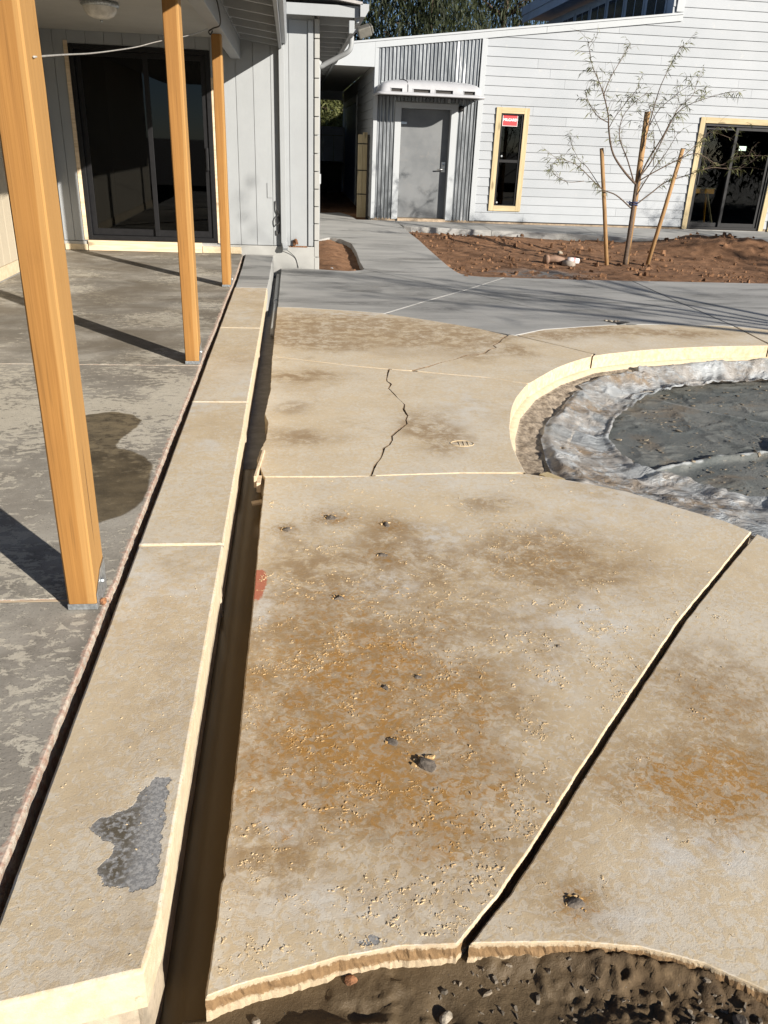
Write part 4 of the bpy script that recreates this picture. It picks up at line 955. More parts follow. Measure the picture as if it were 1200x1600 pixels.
# raw wood strips round the glass door
m = MB(); m.box(-2.505, -2.460, HY - 0.010, HY + 0.002, 0.285, 2.40); m.build('casing_strip', SILL, house, False, 0.002)
m = MB(); m.box(-0.903, -0.868, HY - 0.008, HY + 0.002, 0.285, 2.10); m.build('casing_strip', SILL, house, False, 0.002)
m = MB(); m.box(-2.46, -1.10, HY - 0.045, HY - 0.004, 0.165, 0.284); m.build('door_sill', SILL, house, False, 0.004)
m = MB(); m.box(-1.095, -0.62, HY - 0.036, HY - 0.004, 0.165, 0.245); m.build('door_sill', CREAM2, house, False, 0.006)
m = MB(); m.box(-2.74, -2.47, HY - 0.03, HY - 0.004, 0.165, 0.235); m.build('door_sill', CREAM2, house, False, 0.006)
def slider(parent, x0, x1, z0, z1, yf, xm, handle_right=True, fw=0.05, sw=0.055, mat=None, glass=None):
    mt = mat or BLACK
    sd = MB(); sd.box(x0, x0 + fw, yf - 0.012, yf + 0.10, z0, z1); sd.box(x1 - fw, x1, yf - 0.012, yf + 0.10, z0, z1)
    sd.box(x0 + fw, x1 - fw, yf - 0.012, yf + 0.10, z1 - fw, z1); sd.box(x0 + fw, x1 - fw, yf - 0.012, yf + 0.10, z0, z0 + fw)
    d = sd.build('sliding_door', mt, parent, False, 0.003)
    for i, (a, b, y) in enumerate(((x0 + fw + 0.002, xm + sw / 2, yf + 0.052), (xm - sw / 2, x1 - fw - 0.002, yf + 0.012))):
        p = MB(); zb, ztp = z0 + fw + 0.002, z1 - fw - 0.002
        p.box(a, a + sw, y, y + 0.034, zb, ztp); p.box(b - sw, b, y, y + 0.034, zb, ztp); p.box(a + sw, b - sw, y, y + 0.034, zb, zb + 0.075); p.box(a + sw, b - sw, y, y + 0.034, ztp - sw, ztp)
        p.build('sash', mt, d, False, 0.002)
        g = MB(); g.box(a + sw - 0.004, b - sw + 0.004, y + 0.012, y + 0.02, zb + 0.07, ztp - sw + 0.004)
        g.build('glass_pane', glass or GLASS, d)
    h = MB(); hx = x1 - fw - sw / 2 if handle_right else x0 + fw + sw / 2
    h.box(hx - 0.016, hx + 0.016, yf - 0.03, yf + 0.013, z0 + 0.82, z0 + 1.07)
    h.build('handle', BLACK, d, False, 0.006)
    return d
slider(house, -2.456, -0.907, 0.290, 2.369, HY + 0.0, -1.63)
def room(parent, x0, x1, y0, y1, z0, z1, name='interior'):
    m = MB(); v = [(x0, y0, z0), (x1, y0, z0), (x1, y1, z0), (x0, y1, z0), (x0, y0, z1), (x1, y0, z1), (x1, y1, z1), (x0, y1, z1)]
    m.add(v, [(0, 1, 2, 3), (7, 6, 5, 4), (1, 5, 6, 2), (2, 6, 7, 3), (3, 7, 4, 0)])
    return m.build(name, INNER, parent)
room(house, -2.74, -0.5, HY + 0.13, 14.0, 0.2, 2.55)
# left wing wall beside the patio
vy = list(np.arange(10.62, 3.9, -0.203))
for a, b in zip(vy[:-1], vy[1:]):
    m = MB(); m.box(-2.766, -2.75, b + 0.0022, a - 0.0022, 0.285, 2.49)
    m.build('siding_board', WING, house, False, 0.002)
m = MB(); m.box(-2.92, -2.768, 3.88, 10.64, 0.0, 2.6); m.build('wall', HOUSEB, house)
m = MB(); m.box(-2.766, -2.742, 3.88, 10.60, 0.165, 0.282); m.build('base_trim', CREAM2, house, False, 0.003)
# patio cover
m = MB(); m.box(-0.665, -0.555, 0.9, HY - 0.012, 2.30, 2.498); m.build('roof_beam', HOUSE, house, False, 0.006)
m = MB(); m.box(-2.75, -0.60, 0.9, HY - 0.004, 2.502, 2.53); m.build('patio_ceiling', CEIL, house)
for i in range(17):
    y = 10.55 - 0.61 * i
    m = MB(); m.prism([(-0.60, 2.505), (-0.125, 2.445), (-0.125, 2.545), (-0.60, 2.605)], y - 0.02, y + 0.02)
    m.build('rafter', HOUSE, house, False, 0.003)
m = MB(); m.prism([(-2.9, 2.90), (-0.10, 2.552), (-0.10, 2.58), (-2.9, 2.93)], 0.85, HY - 0.002); m.build('patio_roof', CEIL, house)
m = MB(); m.box(-0.122, -0.088, 0.85, HY - 0.004, 2.425, 2.60); m.build('fascia', HOUSE, house, False, 0.003)
m = MB(); m.prism([(-0.0855, 2.475), (-0.045, 2.475), (-0.028, 2.51), (-0.026, 2.56), (-0.032, 2.56), (-0.036, 2.513), (-0.05, 2.482), (-0.0855, 2.482)], 0.85, HY - 0.004); m.build('gutter', TRIM, house, False, 0.001)
m = MB(); m.prism([(-0.6, 2.58), (-0.555, 2.50), (-0.548, 2.50), (-0.55, 2.60)], 0.9, HY - 0.01); m.build('beam_flashing', HOUSE, house)
m = MB(); m.box(-0.125, -0.058, HY - 0.078, HY - 0.016, 0.30, 2.47); m.bar((-0.09, HY - 0.047, 0.31), (-0.075, HY - 0.12, 0.245), 0.066, 0.05); m.build('downspout', HOUSE, house, False, 0.006)
# right hand roof edge
m = MB(); m.box(-0.03, 0.772, 10.33, 10.362, 2.735, 2.847); m.build('front_fascia', HOUSE, house, False, 0.003)
m = MB(); m.box(0.740, 0.772, 10.366, 24.0, 2.69, 2.847); m.build('side_fascia', HOUSE, house, False, 0.003)
m = MB(); m.prism([(0.776, 2.74), (0.83, 2.74), (0.868, 2.80), (0.872, 2.862), (0.864, 2.862), (0.86, 2.803), (0.826, 2.748), (0.776, 2.748)], 10.27, 24.0); m.prism([(0.776, 2.74), (0.83, 2.74), (0.868, 2.80), (0.872, 2.862), (0.776, 2.862)], 10.26, 10.27); m.build('gutter', HOUSE, house, False, 0.001)
m = MB(); m.prism([(-3.0, 3.35), (0.80, 2.852), (0.80, 2.88), (-3.0, 3.38)], 10.26, 24.0); m.build('house_roof', ROOFM, house)
m = MB(); m.box(-0.03, 0.738, 10.364, 24.0, 2.815, 2.834); m.build('eave_soffit', CEIL, house)
for i in range(14):
    y = 10.78 + 0.61 * i
    m = MB(); m.box(0.348, 0.738, y - 0.02, y + 0.02, 2.70, 2.813); m.build('rafter', HOUSE, house, False, 0.003)
m = MB(); m.tube(smooth_path([(0.82, 12.3, 2.76), (0.82, 12.3, 2.66), (0.78, 12.32, 2.58), (0.60, 12.42, 2.49), (0.43, 12.5, 2.40), (0.385, 12.5, 2.30), (0.385, 12.5, 0.25)], 5), 0.033, 10); m.build('downspout', HOUSE, house, True)
# small fittings at the foot of the wall
m = MB(); m.tube(smooth_path([(0.04, HY - 0.01, 0.33), (0.05, HY - 0.06, 0.36), (0.06, HY - 0.065, 0.31), (0.03, HY - 0.05, 0.29), (0.06, HY - 0.04, 0.36), (0.08, HY - 0.06, 0.30)], 5), 0.009, 6); m.tube([(0.045, HY - 0.004, 0.32), (0.045, HY - 0.03, 0.32)], 0.03, 10)
m.build('pipe_stub', RUST, house, True)
m = MB(); m.box(-0.02, 0.20, HY - 0.02, HY - 0.004, 0.262, 0.274); m.build('drip_edge', RUST, house)

o = MB().tube(smooth_path([(-0.185, HY - 0.02, 0.80), (-0.175, HY - 0.03, 0.70), (-0.15, HY - 0.04, 0.66), (-0.14, HY - 0.04, 0.58), (-0.17, HY - 0.05, 0.52), (-0.19, HY - 0.04, 0.58), (-0.16, HY - 0.03, 0.63), (-0.145, HY - 0.03, 0.54), (-0.15, HY - 0.02, 0.44), (-0.17, HY - 0.03, 0.41), (-0.18, HY - 0.02, 0.46)], 6), 0.007, 6).build('cable', BLACKC, None, True)
tag(o, 'loop of dark cable hanging beside the white downspout foot', 'cable')
o = MB().tube(smooth_path([(-0.10, HY - 0.10, 0.26), (-0.03, HY - 0.05, 0.21), (0.05, HY - 0.02, 0.13), (0.085, HY - 0.02, 0.01)], 6), 0.004, 5).build('wire', BLACKC, None, True)
tag(o, 'thin dark wire curving down the white house foundation', 'wire')

# ------------------------------------------------------------------ timber posts
def post(y, x0, x1, d, label, ztop=2.30, notch=False):
    r = empty('timber_post', ((x0 + x1) / 2, y + d / 2, 0.16), label=label, cat='post', group='timber posts along the patio edge')
    m = MB()
    zs = np.linspace(0.182, ztop - 0.002, 22); c = [(x0, y), (x1, y), (x1, y + d), (x0, y + d)]; ch = 0.005
    prof = [(x0 + ch, y), (x1 - ch, y), (x1, y + ch), (x1, y + d - ch), (x1 - ch, y + d), (x0 + ch, y + d), (x0, y + d - ch), (x0, y + ch)]
    V = []; F = []
    for k, z in enumerate(zs):
        for j, (a, b) in enumerate(prof): V.append((a + 0.0016 * (vnoise(z * 5, j * 2.3 + y, 3) - 0.5), b + 0.0016 * (vnoise(z * 5, j * 1.7, 8) - 0.5), z))
    for k in range(len(zs) - 1):
        for j in range(8): F.append((k * 8 + j, k * 8 + (j + 1) % 8, (k + 1) * 8 + (j + 1) % 8, (k + 1) * 8 + j))
    F.append(tuple(range(7, -1, -1))); F.append(tuple(len(zs) * 8 - 8 + j for j in range(8)))
    t = mesh_obj('timber', V, F, TIMBER, None); 
    t.data.transform(Matrix.Translation((-(x0 + x1) / 2, -(y + d / 2), -0.16))); t.location = ((x0 + x1) / 2, y + d / 2, 0.16)
    t.parent = r; t.location = (0, 0, 0)
    m = MB(); m.box(x0 - 0.001, x1 + 0.001, y - 0.001, y + d, 0.162, 0.181)
    b = m.build('post_base', BRACKET, r, False, 0.001)
    pts = [(y + 0.004, 0.183), (y + d * 0.9, 0.183), (y + d * 0.95, 0.275), (y + d * 0.55, 0.262), (y + 0.004, 0.212)]
    V = [(x1 + 0.0015, a, z) for a, z in pts] + [(x1 + 0.004, a, z) for a, z in pts]; n = len(pts)
    mesh_obj('side_strap', V, [tuple(range(n - 1, -1, -1)), tuple(range(n, 2 * n))] + [(i, (i + 1) % n, (i + 1) % n + n, i + n) for i in range(n)], BRACKET, r)
    m = MB(); m.lathe([(0, 0.008), (0.007, 0.007), (0.009, 0.0)], (x1 + 0.006, y + d * 0.5, 0.225), 8, M=Matrix.Rotation(R(90), 3, 'Y')); m.build('bolt', BRACKET, r)
    return r
post(2.203, -0.690, -0.604, 0.138, 'thick orange timber post nearest the viewer at the left edge')
post(5.185, -0.682, -0.594, 0.138, 'middle orange timber post with knots in front of the glass door')
post(8.170, -0.674, -0.588, 0.138, 'farthest orange timber post under the white beam end')
o = rock((-0.592, 2.235, 0.168), 0.016, 301, None, 'rusty_scrap', RUST, (1, 0.7, 0.8)); tag(o, 'small rusty scrap at the foot of the nearest timber post', 'scrap')

o = MB().tube(smooth_path([(-0.600, 2.25, 1.652), (-0.682, 2.9, 1.706), (-0.731, 3.5, 1.757), (-0.738, 4.05, 1.814), (-0.731, 4.6, 1.877), (-0.70, 5.1, 1.948), (-0.665, 6.4, 2.11), (-0.644, 7.6, 2.275)], 6), 0.0026, 6).build('cable', CABLE, None, True)
tag(o, 'pale cable strung from the nearest post across the patio to the beam', 'cable')
o = MB().tube(smooth_path([(-0.55, 7.2, 2.47), (-0.53, 7.3, 2.36), (-0.54, 7.45, 2.29), (-0.60, 7.55, 2.275), (-0.64, 7.58, 2.255), (-0.63, 7.6, 2.235), (-0.61, 7.58, 2.26)], 6), 0.006, 6).build('wire_hook', BLACKC, None, True)
tag(o, 'dark bent wire hook hanging from the white patio beam', 'hook')
cl = empty('ceiling_light', (-1.608, 8.29, 2.50), label='round glass ceiling light under the patio roof', cat='ceiling light')
m = MB(); m.lathe([(0.0, 2.501), (0.15, 2.501), (0.16, 2.485), (0.155, 2.465), (0.13, 2.46)], (-1.608, 8.29, 0), 24); m.build('base', BRACKET, cl, True)
m = MB(); m.lathe([(0.14, 2.462), (0.135, 2.43), (0.11, 2.395), (0.06, 2.373), (0.0, 2.368)], (-1.608, 8.29, 0), 24); m.build('glass_dome', m_plain('frosted_glass', (0.62, 0.60, 0.55), 0.25), cl, True)
m = MB(); m.lathe([(0.0, 2.372), (0.012, 2.366), (0.012, 2.352), (0.0, 2.345)], (-1.608, 8.29, 0), 10); m.build('finial', BRACKET, cl, True)
fl = empty('floodlight', (0.73, 10.3, 2.64), label='twin head security floodlight on the corner of the house eave', cat='floodlight')
m = MB(); m.box(0.655, 0.715, 10.26, 10.328, 2.575, 2.70); m.build('mount', HOUSE, fl, False, 0.006)
m = MB(); m.bar((0.71, 10.29, 2.61), (0.76, 10.27, 2.60), 0.03, 0.03); m.build('arm', HOUSE, fl)
Mx = Matrix.Translation((0.835, 10.27, 2.61)) @ Matrix.Rotation(R(-18), 4, 'Y') @ Matrix.Rotation(R(20), 4, 'X')
m = MB(); m.box(-0.085, 0.06, -0.07, 0.06, -0.05, 0.05, 0, Mx); m.box(0.06, 0.085, -0.06, 0.05, -0.035, 0.045, 0, Mx); m.build('lamp_head', m_plain('grey_lamp_housing', (0.11, 0.105, 0.09), 0.5), fl, False, 0.012)

# ================================================================== THE WHITE BUILDING (far)
BY = 16.4
bld = empty('white_building', (6.0, BY, 0.14), label='white lap sided building with sloping roof edge and corrugated metal entrance', cat='building')
def ztop(x): return 3.144 + 0.123 * (x - 1.45)
def clip_line(poly, f):                                       # keep the part of a polygon where f >= 0
    out = []
    for i in range(len(poly)):
        a, b = poly[i], poly[(i + 1) % len(poly)]; fa, fb = f(a), f(b)
        if fa >= 0: out.append(a)
        if (fa >= 0) != (fb >= 0):
            t = fa / (fa - fb); out.append((a[0] + (b[0] - a[0]) * t, a[1] + (b[1] - a[1]) * t))
    return out
def lap_board(poly, z0, h, name='siding_board'):
    if len(poly) < 3: return
    n = len(poly); V = [(x, BY - 0.021 + 0.017 * (z - z0) / h, z) for x, z in poly] + [(x, BY + 0.004, z) for x, z in poly]
    F = [tuple(range(n)), tuple(range(2 * n - 1, n - 1, -1))] + [(i, i + n, (i + 1) % n + n, (i + 1) % n) for i in range(n)]
    return mesh_obj(name, V, F, SIDING, bld)
OPEN = [(3.90, 4.36, 0.42, 2.095), (7.89, 9.43, 0.0, 2.075), (9.72, 10.6, 0.0, 2.075)]
rb = random.Random(21)
EXP = 0.156
for kz in range(0, 31):
    z0 = 0.182 + EXP * kz; z1 = z0 + EXP - 0.004
    x = 3.545 if z0 < 3.66 else 6.9
    end = 11.6
    joints = [x]; q = x + rb.uniform(0.5, 3.4)
    while q < end: joints.append(q); q += rb.choice([3.66, 3.66, rb.uniform(1.2, 3.2)])
    joints.append(end)
    for a, b in zip(joints[:-1], joints[1:]):
        cuts = [(a, b, z0, z1)]
        for (ox0, ox1, oz0, oz1) in OPEN:
            nxt = []
            for (p, r, s, t) in cuts:
                if r <= ox0 or p >= ox1 or t <= oz0 or s >= oz1: nxt.append((p, r, s, t)); continue
                if p < ox0: nxt.append((p, ox0, s, t))
                if r > ox1: nxt.append((ox1, r, s, t))
                if t > oz1: nxt.append((max(p, ox0), min(r, ox1), max(s, oz1), t))
                if s < oz0: nxt.append((max(p, ox0), min(r, ox1), s, min(t, oz0)))
            cuts = nxt
        for (p, r, s, t) in cuts:
            poly = [(p + 0.0015, s), (r - 0.0015, s), (r - 0.0015, t), (p + 0.0015, t)]
            if p < 6.9:
                if r > 7.0: 
                    a1 = clip_line(poly, lambda v: ztop(v[0]) - 0.12 - v[1] if v[0] < 7.0 else 1e-3)
                poly = clip_line(poly, lambda v: (ztop(min(v[0], 7.0)) - 0.12 - v[1]) if s < 3.72 and v[0] < 7.05 else 1.0)
            if r - p > 0.01: lap_board(poly, z0, EXP)
# sheathing behind the boards
m = MB()
def shp(x0, x1, z0, zt0, zt1): m.prism([(x0, z0), (x1, z0), (x1, zt1), (x0, zt0)], BY + 0.006, BY + 0.09)
T = lambda x: ztop(x) - 0.03
shp(1.53, 2.03, 0.14, T(1.53), T(2.03)); shp(2.03, 2.97, 2.10, T(2.03), T(2.97)); shp(2.97, 3.90, 0.14, T(2.97), T(3.9)); shp(3.90, 4.36, 0.14, 0.42, 0.42); shp(3.90, 4.36, 2.095, T(3.9), T(4.36))
shp(4.36, 7.02, 0.14, T(4.36), T(7.02)); shp(7.02, 7.89, 0.14, 4.9, 4.9); shp(7.89, 9.43, 2.075, 4.9, 4.9); shp(9.43, 9.72, 0.14, 4.9, 4.9); shp(9.72, 10.6, 2.075, 4.9, 4.9); shp(10.6, 11.6, 0.14, 4.9, 4.9)
m.build('wall', HOUSEB, bld)
m = MB(); m.box(1.53, 7.80, BY - 0.012, BY + 0.005, 0.10, 0.178); m.box(7.81, 9.55, BY - 0.012, BY + 0.005, 0.05, 0.14); m.box(9.56, 11.6, BY - 0.012, BY + 0.005, 0.10, 0.178); m.build('foundation', m_plain('stained_footing', (0.26, 0.20, 0.14), 0.9, 0, 0.3, 8), bld)
m = MB(); m.box(3.55, 7.79, BY - 0.022, BY - 0.013, 0.166, 0.180); m.build('drip_flashing', BLACK, bld)
# sloping fascia with cap
m = MB()
def fas(x0, x1, drop0, drop1, y0, y1): m.prism([(x0, ztop(x0) - drop0), (x1, ztop(x1) - drop1), (x1, ztop(x1)), (x0, ztop(x0))], y0, y1)
fas(1.517, 4.6, 0.135, 0.135, BY - 0.045, BY - 0.018); fas(4.604, 7.1, 0.135, 0.135, BY - 0.045, BY - 0.018); m.build('fascia', TRIM, bld)
m = MB(); m.prism([(-0.8, 2.72), (1.515, 2.72), (1.515, ztop(1.515)), (-0.8, ztop(-0.8))], BY - 0.045, BY - 0.018); m.build('fascia', TRIM, bld)
m = MB(); fas(-0.8, 7.1, 0.035, 0.035, BY - 0.062, BY - 0.0455); m.build('roof_cap', TRIM, bld, False, 0.004)
m = MB(); m.prism([(1.52, ztop(1.52) - 0.05), (7.02, ztop(7.02) - 0.05), (7.02, ztop(7.02) - 0.01), (1.52, ztop(1.52) - 0.01)], BY - 0.015, 25.0); m.build('low_roof', ROOFM, bld)
m = MB(); m.box(6.96, 7.10, BY - 0.046, BY - 0.019, ztop(7.1) + 0.003, 4.64); m.build('corner_trim', TRIM, bld, False, 0.003)
m = MB(); m.box(1.517, 1.588, BY - 0.045, BY - 0.018, 0.165, ztop(1.55) - 0.138); m.build('corner_trim', TRIM, bld, False, 0.003)
m = MB(); m.box(3.445, 3.543, BY - 0.045, BY - 0.018, 0.175, ztop(3.5) - 0.138); m.build('corner_trim', TRIM, bld, False, 0.003)
# corrugated metal
def corr(x0, x1, z0, top):
    n = int((x1 - x0) / 0.0068); xs = np.linspace(x0, x1, n); V = []; F = []
    for x in xs:
        y = BY - 0.013 + 0.011 * math.cos(2 * math.pi * x / 0.0675)
        V += [(x, y, z0), (x, y, top(x))]
    for i in range(n - 1): F.append((2 * i, 2 * i + 2, 2 * i + 3, 2 * i + 1))
    o = mesh_obj('corrugated_panel', V, F, GALV, bld, None, True)
    return o
corr(1.592, 3.442, 2.20, lambda x: ztop(x) - 0.14)
corr(1.592, 1.915, 0.165, lambda x: 2.198)
corr(3.092, 3.442, 0.165, lambda x: 2.198)
# entrance door
dr = MB(); dr.box(2.035, 2.965, BY + 0.13, BY + 0.172, 0.185, 2.085)
door = dr.build('entrance_door', DOORP, bld, False, 0.004)
m = MB(); m.box(2.86, 2.935, BY + 0.116, BY + 0.1295, 1.02, 1.20); m.build('lock_plate', STEEL, door, False, 0.004)
m = MB(); m.tube([(2.90, BY + 0.12, 1.07), (2.90, BY + 0.06, 1.07), (2.77, BY + 0.055, 1.065)], 0.012, 8); m.build('handle', STEEL, door, True)
m = MB(); m.lathe([(0, 0.02), (0.02, 0.015), (0.022, 0)], (2.90, BY + 0.118, 1.15), 12, M=Matrix.Rotation(R(90), 3, 'X')); m.build('lock', STEEL, door)
m = MB(); m.box(2.04, 2.16, BY + 0.112, BY + 0.1295, 1.825, 1.86); m.build('hinge_plate', BRACKET, door)
m = MB(); m.box(1.917, 2.033, BY - 0.035, BY + 0.18, 0.165, 2.182); m.box(2.967, 3.090, BY - 0.035, BY + 0.18, 0.165, 2.182); m.box(2.0335, 2.9665, BY - 0.035, BY + 0.18, 2.088, 2.182); m.build('door_frame', TRIM, bld, False, 0.003)
m = MB(); m.box(2.034, 2.966, BY - 0.06, BY + 0.18, 0.125, 0.182); m.build('threshold', m_plain('worn_threshold', (0.30, 0.23, 0.16), 0.8, 0, 0.3, 12), bld, False, 0.004)
# narrow window
def frame_boards(x0, x1, z0, z1, w, bottom=True):
    m = MB(); m.box(x0, x0 + w, BY - 0.046, BY - 0.0245, z0, z1); m.build('trim_board', PINE, bld, False, 0.003)
    m = MB(); m.box(x1 - w, x1, BY - 0.046, BY - 0.0245, z0, z1); m.build('trim_board', PINE, bld, False, 0.003)
    m = MB(); m.box(x0 + w + 0.001, x1 - w - 0.001, BY - 0.046, BY - 0.0245, z1 - w, z1); m.build('trim_board', PINEH, bld, False, 0.003)
    if bottom:
        m = MB(); m.box(x0 + w + 0.001, x1 - w - 0.001, BY - 0.046, BY - 0.0245, z0, z0 + w); m.build('trim_board', PINEH, bld, False, 0.003)
frame_boards(3.808, 4.440, 0.368, 2.172, 0.098)
wd = MB(); x0, x1, z0, z1 = 3.904, 4.346, 0.440, 2.090
wd.box(x0, x0 + 0.04, BY - 0.02, BY + 0.05, z0, z1); wd.box(x1 - 0.04, x1, BY - 0.02, BY + 0.05, z0, z1); wd.box(x0 + 0.04, x1 - 0.04, BY - 0.02, BY + 0.05, z1 - 0.04, z1); wd.box(x0 + 0.04, x1 - 0.04, BY - 0.02, BY + 0.05, z0, z0 + 0.04); wd.box(x0 + 0.04, x1 - 0.04, BY - 0.012, BY + 0.04, 1.235, 1.285)
win = wd.build('narrow_window', BLACK, bld, False, 0.002)
m = MB(); m.box(x0 + 0.036, x1 - 0.036, BY + 0.012, BY + 0.018, 1.28, z1 - 0.036); m.build('glass_pane', GLASS, win)
m = MB(); m.box(x0 + 0.036, x1 - 0.036, BY + 0.012, BY + 0.018, z0 + 0.036, 1.24); m.build('glass_pane', GLASS, win)
for q in ((3.99, 1.345), (3.975, 0.52)):
    m = MB(); m.lathe([(0, 0.006), (0.016, 0.004), (0.018, 0)], (q[0], BY + 0.0105, q[1]), 10, M=Matrix.Rotation(R(90), 3, 'X')); m.build('round_tab', TRIM, win)
st = MB(); st.box(3.950, 4.236, BY + 0.0085, BY + 0.0105, 1.862, 2.082)
stk = st.build('window_sticker', m_plain('red_sticker', (0.55, 0.025, 0.03), 0.5, 0, 0.08), win)
WHITEP = m_plain('white_print', (0.8, 0.8, 0.8), 0.5, 0, 0.02)
m = MB(); a = 0.006
m.box(3.950, 4.236, BY + 0.0072, BY + 0.0084, 2.076, 2.082); m.box(3.950, 4.236, BY + 0.0072, BY + 0.0084, 1.862, 1.868); m.box(3.950, 3.956, BY + 0.0072, BY + 0.0084, 1.8685, 2.0755); m.box(4.230, 4.236, BY + 0.0072, BY + 0.0084, 1.8685, 2.0755)
m.build('border_print', WHITEP, win)
def text_mesh(s, size, loc, mat, parent, name, rot=(R(90), 0, 0)):
    cu = bpy.data.curves.new(name, 'FONT'); cu.body = s; cu.size = size; cu.align_x = 'CENTER'; cu.align_y = 'CENTER'; cu.offset = size * 0.025; cu.extrude = 0.0004
    t = bpy.data.objects.new(name, cu); COL.objects.link(t)
    me = bpy.data.meshes.new_from_object(t.evaluated_get(bpy.context.evaluated_depsgraph_get()))
    bpy.data.objects.remove(t)
    me.transform(Matrix.Translation(loc) @ Matrix.Rotation(rot[0], 4, 'X')); me.materials.clear(); me.materials.append(mat)
    return link(name, me, parent)
text_mesh('MILGARD', 0.062, (4.093, BY + 0.0078, 1.967), WHITEP, win, 'lettering')
# glass doors at the right
frame_boards(7.795, 9.528, 0.14, 2.165, 0.100, False)
sl = slider(bld, 7.897, 9.426, 0.145, 2.063, BY + 0.0, 8.60, False, 0.045, 0.055, None, GLASS2)
m = MB(); m.box(8.70, 8.845, BY + 0.011, BY + 0.0175, 1.612, 1.69); m.build('pale_sticker', m_plain('mint_label', (0.50, 0.66, 0.55), 0.6, 0, 0.1), sl)
m = MB(); m.box(8.715, 8.83, BY + 0.0092, BY + 0.0108, 1.64, 1.672); m.build('label_patch', WHITEP, sl)
frame_boards(9.625, 10.7, 0.14, 2.165, 0.100, False)
slider(bld, 9.727, 10.598, 0.145, 2.063, BY + 0.0, 10.16, False, 0.045, 0.055)
m = MB(); m.box(7.80, 9.53, BY - 0.13, BY - 0.045, 0.06, 0.142); m.build('door_step', WALK, bld, False, 0.005)
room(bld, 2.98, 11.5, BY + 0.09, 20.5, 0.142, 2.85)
# passage side of the building
for kz in range(17):
    z0 = 0.182 + EXP * kz
    if z0 > 2.62: break
    V = [(1.517 - 0.016, BY - 0.01, z0), (1.517 - 0.016, 20.2, z0), (1.517 - 0.005, 20.2, z0 + EXP - 0.003), (1.517 - 0.005, BY - 0.01, z0 + EXP - 0.003)]
    V += [(1.517 + 0.004, b, c) for a, b, c in V]
    mesh_obj('siding_board', V, [(3, 2, 1, 0), (4, 5, 6, 7), (0, 1, 5, 4), (1, 2, 6, 5), (2, 3, 7, 6), (3, 0, 4, 7)], SIDING, bld)
m = MB(); m.box(1.525, 1.60, BY + 0.1, 26.0, 0.1, 2.77); m.build('side_wall', HOUSEB, bld)
m = MB(); m.box(1.485, 1.522, 20.21, 20.36, 0.14, 2.45); m.box(1.485, 1.522, 24.4, 24.55, 0.14, 2.45); m.box(1.485, 1.522, 20.363, 24.397, 2.30, 2.45); m.build('door_frame', TRIM, bld, False, 0.004)
m = MB()
for i in range(4): m.box(1.495, 1.520, 20.37 + i * 1.005, 20.37 + i * 1.005 + 0.99, 0.16, 2.295)
m.build('side_door', m_plain('blue_painted_door', (0.12, 0.18, 0.30), 0.5), bld, False, 0.01)
m = MB(); m.box(0.36, 1.517, BY - 0.017, 26.2, 2.775, 2.80); m.build('passage_soffit', CEIL, bld)
m = MB(); m.box(-0.8, 1.517, BY - 0.015, 26.2, 2.81, 2.86); m.build('passage_roof', ROOFM, bld)
m = MB(); m.box(0.37, 1.515, 26.0, 26.1, 2.55, 2.774); m.build('rear_beam', TRIM, bld)
# taller rear part
m = MB(); m.box(7.03, 7.10, BY + 0.1, 25.0, 3.5, 4.66); m.build('upper_side_wall', SHADEBLUE, bld)
for i in range(7):
    y = 17.0 + i * 1.12
    m = MB(); m.box(7.012, 7.0295, y, y + 0.98, 3.72, 4.56); u = m.build('upper_window', SHADEBLUE, bld)
    m = MB(); m.box(7.004, 7.0118, y + 0.06, y + 0.46, 3.78, 4.50); m.box(7.004, 7.0118, y + 0.52, y + 0.92, 3.78, 4.50); m.build('dark_pane', m_plain('sky_dark_glass', (0.02, 0.03, 0.05), 0.1), u)
m = MB(); m.box(6.5, 11.8, BY - 0.3, 25.6, 4.75, 5.03); m.box(6.47, 6.4998, BY - 0.32, 25.62, 4.66, 4.86); m.box(6.44, 6.4698, BY - 0.34, 25.64, 4.84, 5.05); m.build('upper_roof', SHADEBLUE, bld)

# ------------------------------------------------------------------ canopy over the door
can = empty('door_canopy', (2.45, BY, 2.24), label='white rounded fibreglass canopy with four slots above the grey door', cat='canopy')
CX0, CX1, CYF = 1.50, 3.40, 15.52
def plan(ins, n_side=6, n_arc=8):
    x0, x1, yf, rr = CX0 + ins, CX1 - ins, CYF + ins, max(0.03, 0.13 - ins * 0.2)
    p = [(x0, BY - 0.025 - (BY - 0.025 - yf - rr) * i / n_side) for i in range(n_side)]
    p += [(x0 + rr - rr * math.cos(a), yf + rr - rr * math.sin(a)) for a in np.linspace(0, math.pi / 2, n_arc)]
    fr = [1.64 + 0.0, 1.74, 1.93, 2.13, 2.42, 2.52, 2.82, 3.02, 3.21]
    p += [(max(x0 + rr + 0.001, x), yf) for x in fr[1:-1]] + [(min(x1 - rr - 0.001, fr[-1]), yf)]
    p += [(x1 - rr + rr * math.sin(a), yf + rr - rr * math.cos(a)) for a in np.linspace(0, math.pi / 2, n_arc)]
    p += [(x1, yf + rr + (BY - 0.025 - yf - rr) * i / n_side) for i in range(1, n_side + 1)]
    return p
prof = [(0.05, 2.262), (0.0, 2.250), (-0.012, 2.262), (-0.008, 2.285), (0.03, 2.296), (0.045, 2.305), (0.05, 2.360), (0.055, 2.405), (0.075, 2.445), (0.125, 2.480), (0.22, 2.505), (0.40, 2.522), (0.80, 2.53)]
rowsP = [plan(a) for a, z in prof]; nP = len(rowsP[0])
def crown_z(x): return -0.035 * ((x - 2.45) / 0.95) ** 2
V = []; F = []
for (a, z), rw in zip(prof, rowsP):
    for (x, y) in rw: V.append((x, min(y, BY - 0.025), z + (crown_z(x) if z > 2.4 else 0)))
nf = 14
